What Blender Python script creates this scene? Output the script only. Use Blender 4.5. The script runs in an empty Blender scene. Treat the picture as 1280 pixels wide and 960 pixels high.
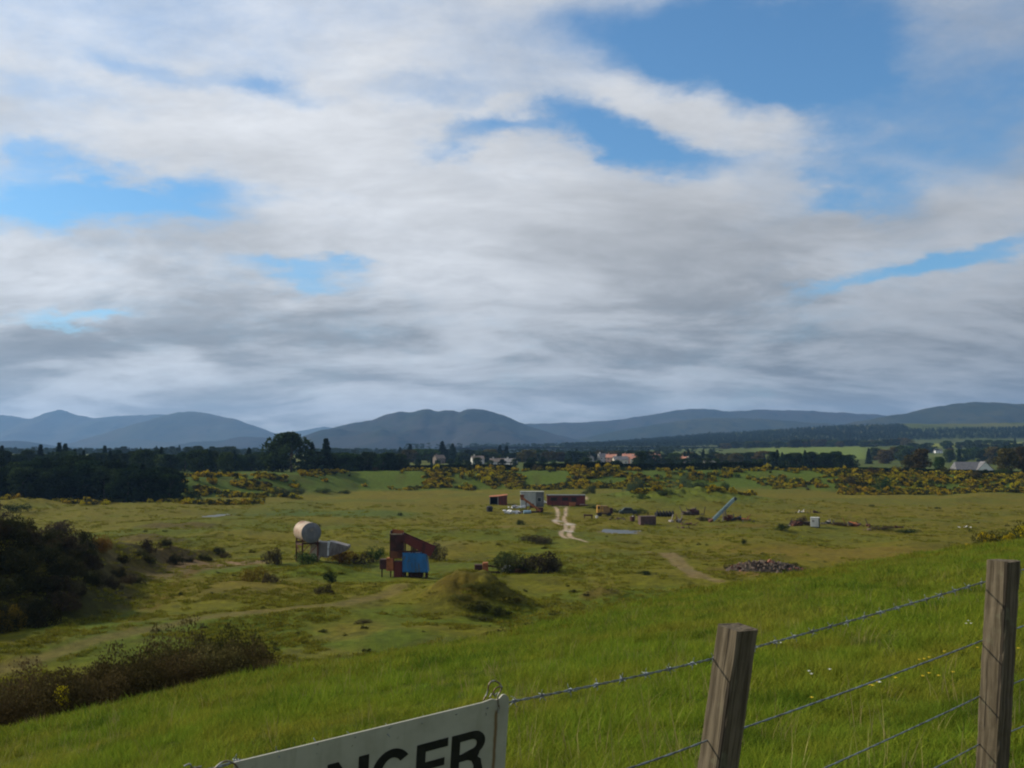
import bpy, math, random
import numpy as np
from mathutils import Vector, Matrix
from mathutils.geometry import tessellate_polygon

S = bpy.context.scene
COL = S.collection
R = math.radians
# ------------------------------------------------------------------ camera
F, CX, CY, HY = 1250.0, 640.0, 480.0, 565.0      # focal length in photo pixels, centre, horizon row
PITCH = math.atan((HY - CY) / F)
cam_d = bpy.data.cameras.new('camera')
cam_d.sensor_width = 36.0
cam_d.lens = 36.0 * F / 1280.0
cam_d.clip_start = 0.05
cam_d.clip_end = 60000.0
cam = bpy.data.objects.new('camera', cam_d)
COL.objects.link(cam)
cam.location = (0, 0, 0)
cam.rotation_euler = (R(90) + PITCH, 0, 0)
S.camera = cam
S.render.resolution_x, S.render.resolution_y = 1024, 768
S.view_settings.view_transform = 'Standard'
S.view_settings.look = 'None'
S.view_settings.exposure = 0.0
S.view_settings.gamma = 1.0
S.cycles.use_denoising = True
S.cycles.max_bounces = 6
S.cycles.volume_bounces = 0
S.cycles.filter_width = 2.1

# ------------------------------------------------------------------ sun and sky
SUN_AZ, SUN_EL = -72.0, 31.0                      # azimuth measured from +Y towards +X
sdir = Vector((math.sin(R(SUN_AZ)) * math.cos(R(SUN_EL)), math.cos(R(SUN_AZ)) * math.cos(R(SUN_EL)), math.sin(R(SUN_EL))))
sd = bpy.data.lights.new('sun', 'SUN')
sd.energy = 4.9
sd.angle = R(0.6)
sd.color = (1.0, 0.92, 0.76)
sun = bpy.data.objects.new('sun', sd)
COL.objects.link(sun)
sun.location = (-60, 20, 60)
sun.rotation_euler = (-sdir).to_track_quat('-Z', 'Y').to_euler()

W = bpy.data.worlds.new('World')
S.world = W
W.use_nodes = True
nt = W.node_tree
nt.nodes.clear()


class NT:
    """short-hand for building node trees"""
    def __init__(s, tree): s.t = tree
    def n(s, typ, **kw):
        nd = s.t.nodes.new(typ)
        for k, v in kw.items(): setattr(nd, k, v)
        return nd
    def put(s, sock, v):
        if v is None: return
        if hasattr(v, 'links') or isinstance(v, bpy.types.NodeSocket): s.t.links.new(v, sock)
        else: sock.default_value = v
    def math(s, op, a, b=None, c=None, clamp=False):
        nd = s.n('ShaderNodeMath', operation=op, use_clamp=clamp)
        s.put(nd.inputs[0], a); s.put(nd.inputs[1], b)
        if c is not None: s.put(nd.inputs[2], c)
        return nd.outputs[0]
    def vmath(s, op, a, b=None):
        nd = s.n('ShaderNodeVectorMath', operation=op)
        s.put(nd.inputs[0], a)
        if b is not None: s.put(nd.inputs[1], b)
        return nd
    def noise(s, vec, scale, detail=4, rough=.55, dist=0.0, out='Fac'):
        nd = s.n('ShaderNodeTexNoise')
        if vec is not None: s.put(nd.inputs['Vector'], vec)
        nd.inputs['Scale'].default_value = scale
        nd.inputs['Detail'].default_value = detail
        nd.inputs['Roughness'].default_value = rough
        nd.inputs['Distortion'].default_value = dist
        return nd.outputs[out]
    def smooth(s, v, a, b, lo=0.0, hi=1.0):
        nd = s.n('ShaderNodeMapRange', interpolation_type='SMOOTHSTEP')
        s.put(nd.inputs[0], v)
        for i, x in enumerate((a, b, lo, hi)): s.put(nd.inputs[i + 1], x)
        return nd.outputs[0]
    def mix(s, f, a, b, mode='MIX'):
        nd = s.n('ShaderNodeMix', data_type='RGBA', blend_type=mode)
        s.put(nd.inputs[0], f); s.put(nd.inputs[6], a); s.put(nd.inputs[7], b)
        return nd.outputs[2]
    def comb(s, x, y, z=0.0):
        nd = s.n('ShaderNodeCombineXYZ')
        s.put(nd.inputs[0], x); s.put(nd.inputs[1], y); s.put(nd.inputs[2], z)
        return nd.outputs[0]
    def mapping(s, vec, loc=(0, 0, 0), rot=(0, 0, 0), sc=(1, 1, 1), typ='POINT'):
        nd = s.n('ShaderNodeMapping', vector_type=typ)
        s.put(nd.inputs[0], vec)
        nd.inputs[1].default_value = loc; nd.inputs[2].default_value = rot; nd.inputs[3].default_value = sc
        return nd.outputs[0]


def build_sky():
    k = NT(nt)
    out = k.n('ShaderNodeOutputWorld')
    bg = k.n('ShaderNodeBackground')
    bg.inputs['Strength'].default_value = 0.10
    nt.links.new(bg.outputs[0], out.inputs[0])
    sky = k.n('ShaderNodeTexSky', sky_type='NISHITA')
    sky.sun_disc = False
    sky.sun_elevation = R(SUN_EL)
    sky.sun_rotation = R(SUN_AZ)
    sky.altitude = 60
    sky.air_density = 1.0; sky.dust_density = 0.6; sky.ozone_density = 1.4
    tc = k.n('ShaderNodeTexCoord').outputs['Generated']
    d = k.vmath('NORMALIZE', tc).outputs[0]
    sp = k.n('ShaderNodeSeparateXYZ'); nt.links.new(d, sp.inputs[0])
    x, y, z = sp.outputs
    az = k.math('ARCTAN2', x, y)
    el = k.math('ARCSINE', z)
    # clouds lie on a high flat layer: project the direction on it
    zz = k.math('ADD', k.math('MAXIMUM', z, 0.0), 0.25)
    lay = k.comb(k.math('DIVIDE', x, zz), k.math('DIVIDE', y, zz))
    big = k.noise(lay, 1.15, 7, .56, .15)
    fine = k.noise(k.mapping(lay, (7, 3, 0)), 4.2, 9, .66, .1)
    wv = k.n('ShaderNodeTexNoise'); nt.links.new(k.mapping(lay, (3.3, 9.1, 0)), wv.inputs['Vector'])
    wv.inputs['Scale'].default_value = 1.6; wv.inputs['Detail'].default_value = 6; wv.inputs['Roughness'].default_value = .6
    # bend the coordinates so that the gaps get ragged edges
    ws = k.n('ShaderNodeSeparateColor'); nt.links.new(wv.outputs['Color'], ws.inputs[0])
    az2 = k.math('MULTIPLY_ADD', k.math('SUBTRACT', ws.outputs[0], .5), .22, az)
    el2 = k.math('MULTIPLY_ADD', k.math('SUBTRACT', ws.outputs[1], .5), .09, el)
    w2 = k.n('ShaderNodeTexNoise'); nt.links.new(k.mapping(lay, (1.3, 4.1, 0)), w2.inputs['Vector'])
    w2.inputs['Scale'].default_value = 5.5; w2.inputs['Detail'].default_value = 7; w2.inputs['Roughness'].default_value = .62
    w2s = k.n('ShaderNodeSeparateColor'); nt.links.new(w2.outputs['Color'], w2s.inputs[0])
    az2 = k.math('MULTIPLY_ADD', k.math('SUBTRACT', w2s.outputs[0], .5), .10, az2)
    el2 = k.math('MULTIPLY_ADD', k.math('SUBTRACT', w2s.outputs[1], .5), .055, el2)
    ae = k.comb(az2, el2)

    def blob(cx, cy, rx, ry, rot=0):
        a = math.atan((cx - CX) / F)
        e = math.atan((HY - cy) / math.hypot(F, cx - CX))
        m = k.mapping(ae, (a, e, 0), (0, 0, R(-rot)), (rx / F, ry / F, 1), 'TEXTURE')
        g = k.n('ShaderNodeTexGradient', gradient_type='SPHERICAL'); nt.links.new(m, g.inputs[0])
        return k.smooth(g.outputs['Fac'], 0.0, 0.9)
    gaps = [(140, 247, 260, 46, 0, .50), (400, 338, 140, 26, 3, .36), (925, 28, 285, 92, 6, .50), (1040, 85, 130, 50, 20, .24), (775, 158, 190, 44, 14, .42), (585, 152, 120, 30, -14, .32),
            (1170, 342, 200, 24, -8, .40), (85, 388, 90, 17, 0, .28), (1170, 160, 190, 100, 0, .28), (1250, 50, 170, 90, 0, .14), (1085, 235, 110, 34, 20, .20), (185, 62, 110, 26, 8, .16), (340, 92, 130, 24, 10, .22), (60, 110, 120, 30, 0, .10), (520, 95, 120, 26, 0, .14), (700, 15, 120, 50, 0, .10), (30, 190, 60, 24, 0, .2)]
    dens = k.math('ADD', k.math('MULTIPLY', big, .46), k.math('MULTIPLY', fine, .40))
    low = k.smooth(el, R(17), R(4))
    dens = k.math('ADD', dens, k.math('MULTIPLY', low, .16))
    dens = k.math('ADD', dens, .08)
    for (cx, cy, rx, ry, rot, w) in [(640, 275, 620, 150, 4, .22), (250, 130, 520, 130, 0, .13), (900, 130, 210, 44, 14, .20), (1240, 120, 200, 200, 0, .12), (640, 120, 60, 22, -4, .2)]:
        dens = k.math('ADD', dens, k.math('MULTIPLY', blob(cx, cy, rx, ry, rot), w))
    for (cx, cy, rx, ry, rot, w) in gaps:
        dens = k.math('SUBTRACT', dens, k.math('MULTIPLY', blob(cx, cy, rx, ry, rot), w))
    opac = k.smooth(dens, .19, .69)
    # light: brighter towards the sun and where the sheet is thin, grey where thick and low
    toward = k.vmath('DOT_PRODUCT', d, tuple(sdir)).outputs['Value']
    lit = k.smooth(toward, -.35, .75, .45, .84)
    rows = k.noise(k.mapping(lay, (1, 5, 0), (0, 0, 0), (.95, 1.5, 1)), 1.75, 8, .58, .3)
    puff = k.noise(k.mapping(lay, (2, 8, 0), sc=(1, 1.5, 1)), 7.0, 8, .64, .2)
    thick = k.smooth(k.math('ADD', k.math('MULTIPLY', rows, .9), k.math('MULTIPLY', puff, .26)), .46, .70)
    under = k.math('MULTIPLY', thick, k.smooth(el, R(21), R(5), .10, .50))
    under = k.math('ADD', under, k.smooth(el, R(13), R(2), 0, .08))
    for (cx, cy, rx, ry, rot, w) in [(1120, 430, 420, 85, 0, .11), (470, 408, 330, 60, 0, .09), (90, 430, 260, 40, 0, .08)]:
        under = k.math('ADD', under, k.math('MULTIPLY', blob(cx, cy, rx, ry, rot), w))
    val = k.math('MULTIPLY', lit, k.math('SUBTRACT', 1.0, under))
    val = k.math('MULTIPLY', val, k.smooth(puff, .25, .75, 8.8, 11.2))
    cc = k.mix(under, (.98, 1.0, 1.03, 1), (1.0, 1.0, .99, 1))
    sc = k.n('ShaderNodeVectorMath', operation='SCALE'); nt.links.new(cc, sc.inputs[0]); nt.links.new(val, sc.inputs['Scale'])
    blue = k.mix(1.0, sky.outputs[0], (.74, 1.17, 1.42, 1), 'MULTIPLY')
    cl = k.mix(k.math('MULTIPLY', opac, .96), blue, sc.outputs[0])
    nt.links.new(cl, bg.inputs[0])


build_sky()

# ------------------------------------------------------------------ helpers
rng = np.random.default_rng(7)
random.seed(7)
MESHES = {}


def tag(o, label=None, cat=None, group=None, kind=None):
    if label: o['label'] = label
    if cat: o['category'] = cat
    if group: o['group'] = group
    if kind: o['kind'] = kind
    return o


def empty(name, loc, rz=0.0, label=None, cat=None, group=None):
    o = bpy.data.objects.new(name, None)
    COL.objects.link(o)
    o.location = loc
    o.rotation_euler = (0, 0, rz)
    o.empty_display_size = .5
    return tag(o, label, cat, group)


def link(name, me, parent=None, mats=()):
    o = bpy.data.objects.new(name, me)
    for m in mats: me.materials.append(m)
    COL.objects.link(o)
    if parent: o.parent = parent
    return o


def arrays_mesh(name, V, Q, smooth=False, attrs=None, mat_idx=None):
    """mesh from a vertex array and an array of quads (or triangles)"""
    me = bpy.data.meshes.new(name)
    V = np.asarray(V, np.float32); Q = np.asarray(Q, np.int32)
    n = Q.shape[1]
    me.vertices.add(len(V)); me.vertices.foreach_set('co', V.ravel())
    me.loops.add(Q.size); me.loops.foreach_set('vertex_index', Q.ravel())
    me.polygons.add(len(Q))
    me.polygons.foreach_set('loop_start', np.arange(0, Q.size, n, dtype=np.int32))
    me.polygons.foreach_set('loop_total', np.full(len(Q), n, np.int32))
    if mat_idx is not None: me.polygons.foreach_set('material_index', np.asarray(mat_idx, np.int32))
    me.update(calc_edges=True)
    me.polygons.foreach_set('use_smooth', np.full(len(Q), bool(smooth)))
    for an, (typ, arr) in (attrs or {}).items():
        a = me.attributes.new(an, typ, 'POINT')
        a.data.foreach_set('color' if 'COLOR' in typ else 'value', np.asarray(arr, np.float32).ravel())
    return me


class MB:
    """collects boxes, bars, tubes and plates into one mesh"""
    def __init__(s): s.v = []; s.f = []
    def add(s, vs, fs):
        b = len(s.v); s.v += [tuple(p) for p in vs]; s.f += [tuple(i + b for i in f) for f in fs]; return s
    def box(s, x0, x1, y0, y1, z0, z1, taper=0.0):
        t = taper
        vs = [(x0 + t, y0 + t, z0), (x1 - t, y0 + t, z0), (x1 - t, y1 - t, z0), (x0 + t, y1 - t, z0), (x0, y0, z1), (x1, y0, z1), (x1, y1, z1), (x0, y1, z1)]
        return s.add(vs, [(0, 3, 2, 1), (4, 5, 6, 7), (0, 1, 5, 4), (1, 2, 6, 5), (2, 3, 7, 6), (3, 0, 4, 7)])
    def bar(s, a, b, w, h=None, up=(0, 0, 1)):
        a = Vector(a); b = Vector(b); h = h or w
        d = (b - a).normalized(); u = Vector(up)
        if abs(d.dot(u)) > .98: u = Vector((0, 1, 0))
        sx = d.cross(u).normalized() * w / 2; sz = sx.cross(d).normalized() * h / 2
        vs = [a - sx - sz, a + sx - sz, a + sx + sz, a - sx + sz, b - sx - sz, b + sx - sz, b + sx + sz, b - sx + sz]
        return s.add(vs, [(0, 1, 2, 3), (7, 6, 5, 4), (0, 4, 5, 1), (1, 5, 6, 2), (2, 6, 7, 3), (3, 7, 4, 0)])
    def cyl(s, a, b, r0, r1=None, n=16, caps=True):
        a = Vector(a); b = Vector(b); r1 = r0 if r1 is None else r1
        d = (b - a).normalized(); u = Vector((0, 0, 1)) if abs(d.z) < .9 else Vector((1, 0, 0))
        e1 = d.cross(u).normalized(); e2 = d.cross(e1)
        vs = []
        for p, r in ((a, r0), (b, r1)):
            for i in range(n):
                t = 2 * math.pi * i / n
                vs.append(p + e1 * (r * math.cos(t)) + e2 * (r * math.sin(t)))
        fs = [(i, i + n, (i + 1) % n + n, (i + 1) % n) for i in range(n)]
        if caps: fs += [tuple(range(n)), tuple(range(2 * n - 1, n - 1, -1))]
        return s.add(vs, fs)
    def prism(s, poly, y0, y1):
        """polygon in x,z pushed through y0..y1"""
        n = len(poly)
        vs = [(p[0], y0, p[1]) for p in poly] + [(p[0], y1, p[1]) for p in poly]
        fs = [tuple(range(n)), tuple(range(2 * n - 1, n - 1, -1))] + [(i, i + n, (i + 1) % n + n, (i + 1) % n) for i in range(n)]
        return s.add(vs, fs)
    def tube(s, pts, r, n=6):
        pts = [Vector(p) for p in pts]
        vs, fs = [], []
        e = None
        for i, p in enumerate(pts):
            d = (pts[min(i + 1, len(pts) - 1)] - pts[max(i - 1, 0)]).normalized()
            if e is None: e = d.cross(Vector((0.3, .2, 1))).normalized()
            e = (e - d * e.dot(d)).normalized(); g = d.cross(e)
            rr = r[i] if hasattr(r, '__len__') else r
            for j in range(n):
                t = 2 * math.pi * j / n
                vs.append(p + e * (rr * math.cos(t)) + g * (rr * math.sin(t)))
        for i in range(len(pts) - 1):
            for j in range(n):
                fs.append((i * n + j, i * n + (j + 1) % n, (i + 1) * n + (j + 1) % n, (i + 1) * n + j))
        fs.append(tuple(range(n - 1, -1, -1))); fs.append(tuple(range((len(pts) - 1) * n, len(pts) * n)))
        return s.add(vs, fs)
    def mesh(s, name, smooth=False):
        me = bpy.data.meshes.new(name)
        me.from_pydata(s.v, [], s.f)
        me.validate(); me.update()
        if smooth: me.polygons.foreach_set('use_smooth', [True] * len(me.polygons))
        return me
    def build(s, name, mat, parent=None, smooth=False, bevel=0.0):
        o = link(name, s.mesh(name, smooth), parent, (mat,))
        if bevel:
            m = o.modifiers.new('edge', 'BEVEL'); m.width = bevel; m.segments = 1; m.limit_method = 'ANGLE'
        return o


# value noise on numpy arrays
_perm = np.random.default_rng(3).random((256, 256)).astype(np.float32)


def vnoise(x, y):
    xi = np.floor(x).astype(np.int64); yi = np.floor(y).astype(np.int64)
    fx = x - xi; fy = y - yi
    fx = fx * fx * fx * (fx * (6 * fx - 15) + 10); fy = fy * fy * fy * (fy * (6 * fy - 15) + 10)
    a = _perm[xi & 255, yi & 255]; b = _perm[(xi + 1) & 255, yi & 255]
    c = _perm[xi & 255, (yi + 1) & 255]; d = _perm[(xi + 1) & 255, (yi + 1) & 255]
    return (a * (1 - fx) + b * fx) * (1 - fy) + (c * (1 - fx) + d * fx) * fy


def fbm(x, y, sc, oct=4, gain=.5):
    t = 0; a = 1; n = 0; x = np.asarray(x, float) / sc + 31.7; y = np.asarray(y, float) / sc + 11.3
    for i in range(oct):
        t = t + a * (vnoise(x, y) - .5); n += a; a *= gain
        x, y = x * 1.9 + y * .7 + 5.1, y * 1.9 - x * .7 + 9.2
    return t / n * 2


def sstep(a, b, v):
    t = np.clip((v - a) / (b - a), 0, 1)
    return t * t * (3 - 2 * t)


def smax(a, b, k):
    h = np.clip(.5 + .5 * (a - b) / k, 0, 1)
    return b + (a - b) * h + k * h * (1 - h)


def ray(px, py):
    up = CY - py
    v = Vector((px - CX, F * math.cos(PITCH) - up * math.sin(PITCH), F * math.sin(PITCH) + up * math.cos(PITCH)))
    return v / v.y


FLOOR = -17.0


def flr(px, py):
    """point of the quarry floor plane seen at a photo pixel"""
    v = ray(px, py); t = FLOOR / v.z
    return (v.x * t, v.y * t)


# ------------------------------------------------------------------ terrain height
BANK = [(-66, 92, -5.2), (-56, 107, -7.6), (-57, 128, -10.4), (-55, 146, -13.2), (-52, 162, -15.6), (-49, 176, -17.4)]
MOUNDS = []          # (x, y, sx, sy, h)


def mound(px, py, wx, wy, h):
    x, y = flr(px, py); MOUNDS.append((x, y, wx, wy, h))


mound(592, 757, 5.7, 5.0, 3.9)
mound(412, 722, 6.0, 3.0, 1.2)
mound(545, 742, 5, 4, .8)
mound(655, 705, 6, 5, .9)
mound(660, 668, 7, 6, 1.0)
mound(25, 632, 14, 8, 2.6)
mound(225, 660, 9, 5, 1.0)
mound(180, 678, 8, 5, 1.2)
mound(752, 742, 2.5, 2.5, 1.0)
mound(958, 708, 5.5, 3.5, 1.1)
mound(995, 666, 5, 4, .9)
mound(1050, 660, 14, 5, .9)
MOUNDS += [(57, 340, 26, 32, 4.6), (20, 345, 16, 22, 2.0), (72, 106, 26, 13, 10.5), (-12, 205, 18, 6, .7), (-70, 240, 30, 6, .8)]
DF_PX = np.array([-900, 0, 215, 330, 450, 640, 740, 900, 1080, 1280, 2200])
DF = np.array([330, 330, 340, 378, 445, 452, 440, 448, 420, 398, 390.])
FR = np.array([440, 520, 900, 1300, 1800, 2300, 3000, 9000, 40000.])
FT = {-900: [596, 590, 575, 569, 566.5, 566, 565.5, 565, 565], 0: [596, 590, 575, 569, 566.5, 566, 565.5, 565, 565], 330: [593, 589, 576, 570, 567, 566, 565.5, 565, 565],
      640: [588, 587, 578, 572, 568, 567, 566, 565, 565], 1000: [588.5, 587, 580, 574, 560, 557, 562, 565, 565], 1280: [597, 593.5, 584, 570, 557, 552, 556, 565, 565], 2200: [597, 593.5, 584, 570, 558, 554, 558, 565, 565]}
FK = np.array(sorted(FT)); FV = np.array([FT[k] for k in sorted(FT)], float)


def pxof(x, y):
    return CX + F * np.clip(np.where(y > 1, x / np.maximum(y, 1e-3), np.sign(x) * 9), -3, 3)


def hill_z(x, y):
    r = np.hypot(x, y)
    u = np.where(y > .1, x / np.maximum(y, .1), np.sign(x) * 3)
    a = np.interp(u, [-2, -.6, -.512, 0, .512, .9, 2], [.20, .215, .208, .137, .063, .05, .05])
    rc = np.interp(u, [-2, -.6, -.512, 0, .512, .9, 2], [36, 36, 36, 40, 96, 130, 150])
    back = np.clip(-y / 6 + .2, 0, 1)
    a = a * (1 - back) + .02 * back
    rc = rc * (1 - back) + 250 * back
    z = -1.18 - a * r
    over = np.logaddexp(0, (r - rc) / 3.0) * 3.0
    z = z - .46 * over
    return z + fbm(x, y, 5, 3) * .10 * sstep(3, 9, r) + fbm(x, y, 22, 3) * .35 * sstep(12, 30, r)


def bank_z(x, y):
    best = np.full(np.shape(x), -1e3)
    for (x0, y0, z0), (x1, y1, z1) in zip(BANK[:-1], BANK[1:]):
        dx, dy = x1 - x0, y1 - y0
        t = np.clip(((x - x0) * dx + (y - y0) * dy) / (dx * dx + dy * dy), 0, 1)
        d = np.hypot(x - x0 - t * dx, y - y0 - t * dy)
        best = np.maximum(best, z0 + t * (z1 - z0) - .66 * d)
    return best + fbm(x, y, 9, 4) * .9


def far_z(x, y):
    px = pxof(x, y)
    k = np.clip(np.searchsorted(FK, px) - 1, 0, len(FK) - 2)
    w = np.clip((px - FK[k]) / (FK[k + 1] - FK[k]), 0, 1)
    yy = np.maximum(y, 1.0)
    yi = np.zeros(np.shape(x))
    for j in range(len(FK)):
        row = np.interp(yy, FR, FV[j])
        yi = yi + row * (np.where(k == j, 1 - w, 0) + np.where(k + 1 == j, w, 0))
    yc = np.maximum(np.where(yy > 3000, 3000 + (yy - 3000) * .0, yy), 440)
    return -(yi - HY) / F * yc + fbm(x, y, 120, 3) * 1.2 * sstep(700, 1500, yy)


def H(x, y):
    x = np.asarray(x, float); y = np.asarray(y, float)
    fl = FLOOR + fbm(x, y, 38, 3) * 1.0 + fbm(x, y, 12, 3) * .60 + fbm(x, y, 3.5, 3) * .16
    for (mx, my, sx, sy, h) in MOUNDS:
        q = ((x - mx) / sx) ** 2 + ((y - my) / sy) ** 2
        fl = fl + h * np.exp(-q) * (1 + .35 * fbm(x, y, 3.0, 3) * np.exp(-q * .5))
    df = np.interp(pxof(x, y), DF_PX, DF) + fbm(x, y, 40, 2) * 6
    e = sstep(0, 46, y - df)
    z = fl * (1 - e) + (far_z(x, y) + fbm(x, y, 18, 3) * .6 * (1 - sstep(520, 640, y))) * e
    z = np.where(y < 5, np.minimum(z, FLOOR), z)
    z = smax(z, bank_z(x, y), 1.2)
    z = smax(z, hill_z(x, y), .6)
    return z


def h1(x, y): return float(H(np.array([x]), np.array([y]))[0])


_T = np.geomspace(3, 6000, 6000)


def hit(px, py, tmin=0):
    """first point of the ground along the sight line of a photo pixel"""
    v = ray(px, py)
    T = _T[_T > tmin]
    zz = H(v.x * T, T)
    b = np.nonzero(v.z * T < zz)[0]
    if not len(b): return None
    t = T[b[0]]
    return Vector((v.x * t, t, h1(v.x * t, t)))


def on(px, D):
    """ground point at forward distance D in the direction of photo column px"""
    x = (px - CX) / F * D
    return Vector((x, D, h1(x, D)))


# ------------------------------------------------------------------ materials
def new_mat(name):
    m = bpy.data.materials.new(name); m.use_nodes = True; m.node_tree.nodes.clear()
    k = NT(m.node_tree)
    out = k.n('ShaderNodeOutputMaterial')
    return m, k, out


def pbr(name, col, col2=None, scale=2.0, rough=.8, metal=0.0, bump=0.0, stretch=(1, 1, 1), lo=.42, hi=.62, rnd=0.0, col3=None, spec=.3):
    """two-tone weathered surface"""
    m, k, out = new_mat(name)
    b = k.n('ShaderNodeBsdfPrincipled')
    m.node_tree.links.new(b.outputs[0], out.inputs[0])
    b.inputs['Roughness'].default_value = rough; b.inputs['Metallic'].default_value = metal
    b.inputs['Specular IOR Level'].default_value = spec
    tc = k.n('ShaderNodeTexCoord').outputs['Object']
    v = k.mapping(tc, sc=stretch)
    n = k.noise(v, scale, 6, .62, .3)
    c = k.mix(k.smooth(n, lo, hi), (*col, 1), (*(col2 or [x * .6 for x in col]), 1))
    if col3:
        n2 = k.noise(k.mapping(v, (4, 2, 7)), scale * 2.3, 5, .6)
        c = k.mix(k.smooth(n2, .55, .68), c, (*col3, 1))
    if rnd:
        oi = k.n('ShaderNodeObjectInfo').outputs['Random']
        g = k.n('ShaderNodeHueSaturation')
        k.put(g.inputs['Value'], k.math('MULTIPLY_ADD', oi, rnd, 1 - rnd / 2)); k.put(g.inputs['Color'], c); c = g.outputs[0]
    k.put(b.inputs['Base Color'], c)
    if bump:
        bp = k.n('ShaderNodeBump'); bp.inputs['Strength'].default_value = bump; bp.inputs['Distance'].default_value = .05
        k.put(bp.inputs['Height'], n); k.put(b.inputs['Normal'], bp.outputs[0])
    return m


def leafy(name, col, col2, trans=.25, rnd=.35, patch=None):
    """foliage: tint per clump, per plant and by a slow pattern in space"""
    m, k, out = new_mat(name)
    t = m.node_tree
    at = k.n('ShaderNodeAttribute'); at.attribute_name = 'tint'
    oi = k.n('ShaderNodeObjectInfo').outputs['Random']
    c = k.mix(at.outputs['Fac'], (*col, 1), (*col2, 1))
    if patch:
        pos = k.n('ShaderNodeNewGeometry').outputs['Position']
        c = k.mix(k.smooth(k.noise(pos, .33, 5, .62), .42, .66, 0, .75), c, (*patch, 1))
        c = k.mix(k.smooth(k.noise(k.mapping(pos, (5, 9, 2)), .8, 5, .62), .50, .68, 0, .78), c, (col[0] * .42, col[1] * .55, col[2] * .8, 1))
    g = k.n('ShaderNodeHueSaturation')
    k.put(g.inputs['Value'], k.math('MULTIPLY_ADD', oi, rnd * 2, 1 - rnd))
    k.put(g.inputs['Hue'], k.math('MULTIPLY_ADD', k.math('FRACT', k.math('MULTIPLY', oi, 7.3)), .04, .48))
    k.put(g.inputs['Color'], c)
    d = k.n('ShaderNodeBsdfDiffuse'); k.put(d.inputs[0], g.outputs[0])
    tr = k.n('ShaderNodeBsdfTranslucent'); k.put(tr.inputs[0], g.outputs[0])
    mx = k.n('ShaderNodeMixShader'); mx.inputs[0].default_value = trans
    t.links.new(d.outputs[0], mx.inputs[1]); t.links.new(tr.outputs[0], mx.inputs[2]); t.links.new(mx.outputs[0], out.inputs[0])
    return m


def ground_mat():
    m, k, out = new_mat('turf')
    t = m.node_tree
    at = k.n('ShaderNodeAttribute'); at.attribute_name = 'Col'
    pos = k.n('ShaderNodeNewGeometry').outputs['Position']
    n1 = k.noise(pos, .9, 6, .65)
    n2 = k.noise(k.mapping(pos, (3, 1, 0)), 7.0, 5, .7)
    n3 = k.noise(k.mapping(pos, (8, 4, 0)), .16, 4, .6)
    f = k.math('ADD', k.math('MULTIPLY', n1, 1.0), k.math('MULTIPLY', n2, .7))
    f = k.smooth(f, .52, 1.15, .58, 1.38)
    c = k.n('ShaderNodeVectorMath', operation='SCALE'); k.put(c.inputs[0], at.outputs['Color']); k.put(c.inputs['Scale'], f)
    c2 = k.mix(k.smooth(n3, .4, .62, 0, .30), c.outputs[0], k.mix(1.0, c.outputs[0], (1.12, .92, .8, 1), 'MULTIPLY'))
    b = k.n('ShaderNodeBsdfPrincipled'); b.inputs['Roughness'].default_value = .95; b.inputs['Specular IOR Level'].default_value = .08
    k.put(b.inputs['Base Color'], c2)
    bp = k.n('ShaderNodeBump'); bp.inputs['Strength'].default_value = .8; bp.inputs['Distance'].default_value = .25
    k.put(bp.inputs['Height'], f); k.put(b.inputs['Normal'], bp.outputs[0])
    t.links.new(b.outputs[0], out.inputs[0])
    return m


def water_mat():
    m, k, out = new_mat('puddle_water')
    b = k.n('ShaderNodeBsdfPrincipled'); b.inputs['Base Color'].default_value = (.05, .055, .05, 1); b.inputs['Roughness'].default_value = .38
    b.inputs['IOR'].default_value = 1.33; b.inputs['Specular IOR Level'].default_value = .45
    m.node_tree.links.new(b.outputs[0], out.inputs[0])
    return m


M = {}
M['turf'] = ground_mat()
M['water'] = water_mat()
M['leaf_dark'] = leafy('leaf_dark', (.014, .026, .012), (.034, .052, .018), .18)
M['leaf_mid'] = leafy('leaf_mid', (.022, .042, .014), (.055, .080, .022), .22)
M['leaf_brown'] = leafy('leaf_brown', (.05, .045, .016), (.095, .075, .025), .22)
M['leaf_pale'] = leafy('leaf_pale', (.06, .085, .035), (.10, .13, .055), .25)
M['needle'] = leafy('needle', (.010, .022, .013), (.024, .042, .020), .10)
M['gorse_leaf'] = leafy('gorse_leaf', (.022, .030, .010), (.062, .062, .018), .15)
M['gorse_bloom'] = leafy('gorse_bloom', (.29, .222, .010), (.47, .36, .016), .3, .25)
M['scrub_leaf'] = leafy('scrub_leaf', (.030, .028, .014), (.085, .068, .036), .15)
M['gold_leaf'] = leafy('gold_leaf', (.10, .07, .012), (.17, .10, .016), .2)
M['moss_leaf'] = leafy('moss_leaf', (.050, .052, .012), (.105, .098, .024), .2)
M['heather_leaf'] = leafy('heather_leaf', (.054, .045, .017), (.118, .092, .036), .15)
M['bank_leaf_shaded'] = leafy('bank_leaf_shaded', (.018, .021, .008), (.052, .048, .016), .12)  # darker gorse leaf: shade of the bank face put into the colour
M['bank_twig_shaded'] = leafy('bank_twig_shaded', (.032, .026, .013), (.075, .058, .030), .12)  # scrub leaf for the bank, its shade likewise in the colour
M['hedge_leaf'] = leafy('hedge_leaf', (.010, .020, .009), (.022, .036, .014), .1, .1)
M['bark'] = pbr('bark', (.06, .045, .03), (.03, .024, .018), 3, .9, 0, .4, (1, 1, .3))
M['blade'] = leafy('blade', (.118, .185, .014), (.215, .265, .028), .42, .25, (.235, .225, .028))
M['slope_blade'] = leafy('slope_blade', (.118, .182, .015), (.205, .242, .028), .42, .25, (.225, .210, .030))
M['straw'] = leafy('straw', (.20, .17, .055), (.30, .25, .10), .3, .3)
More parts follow.
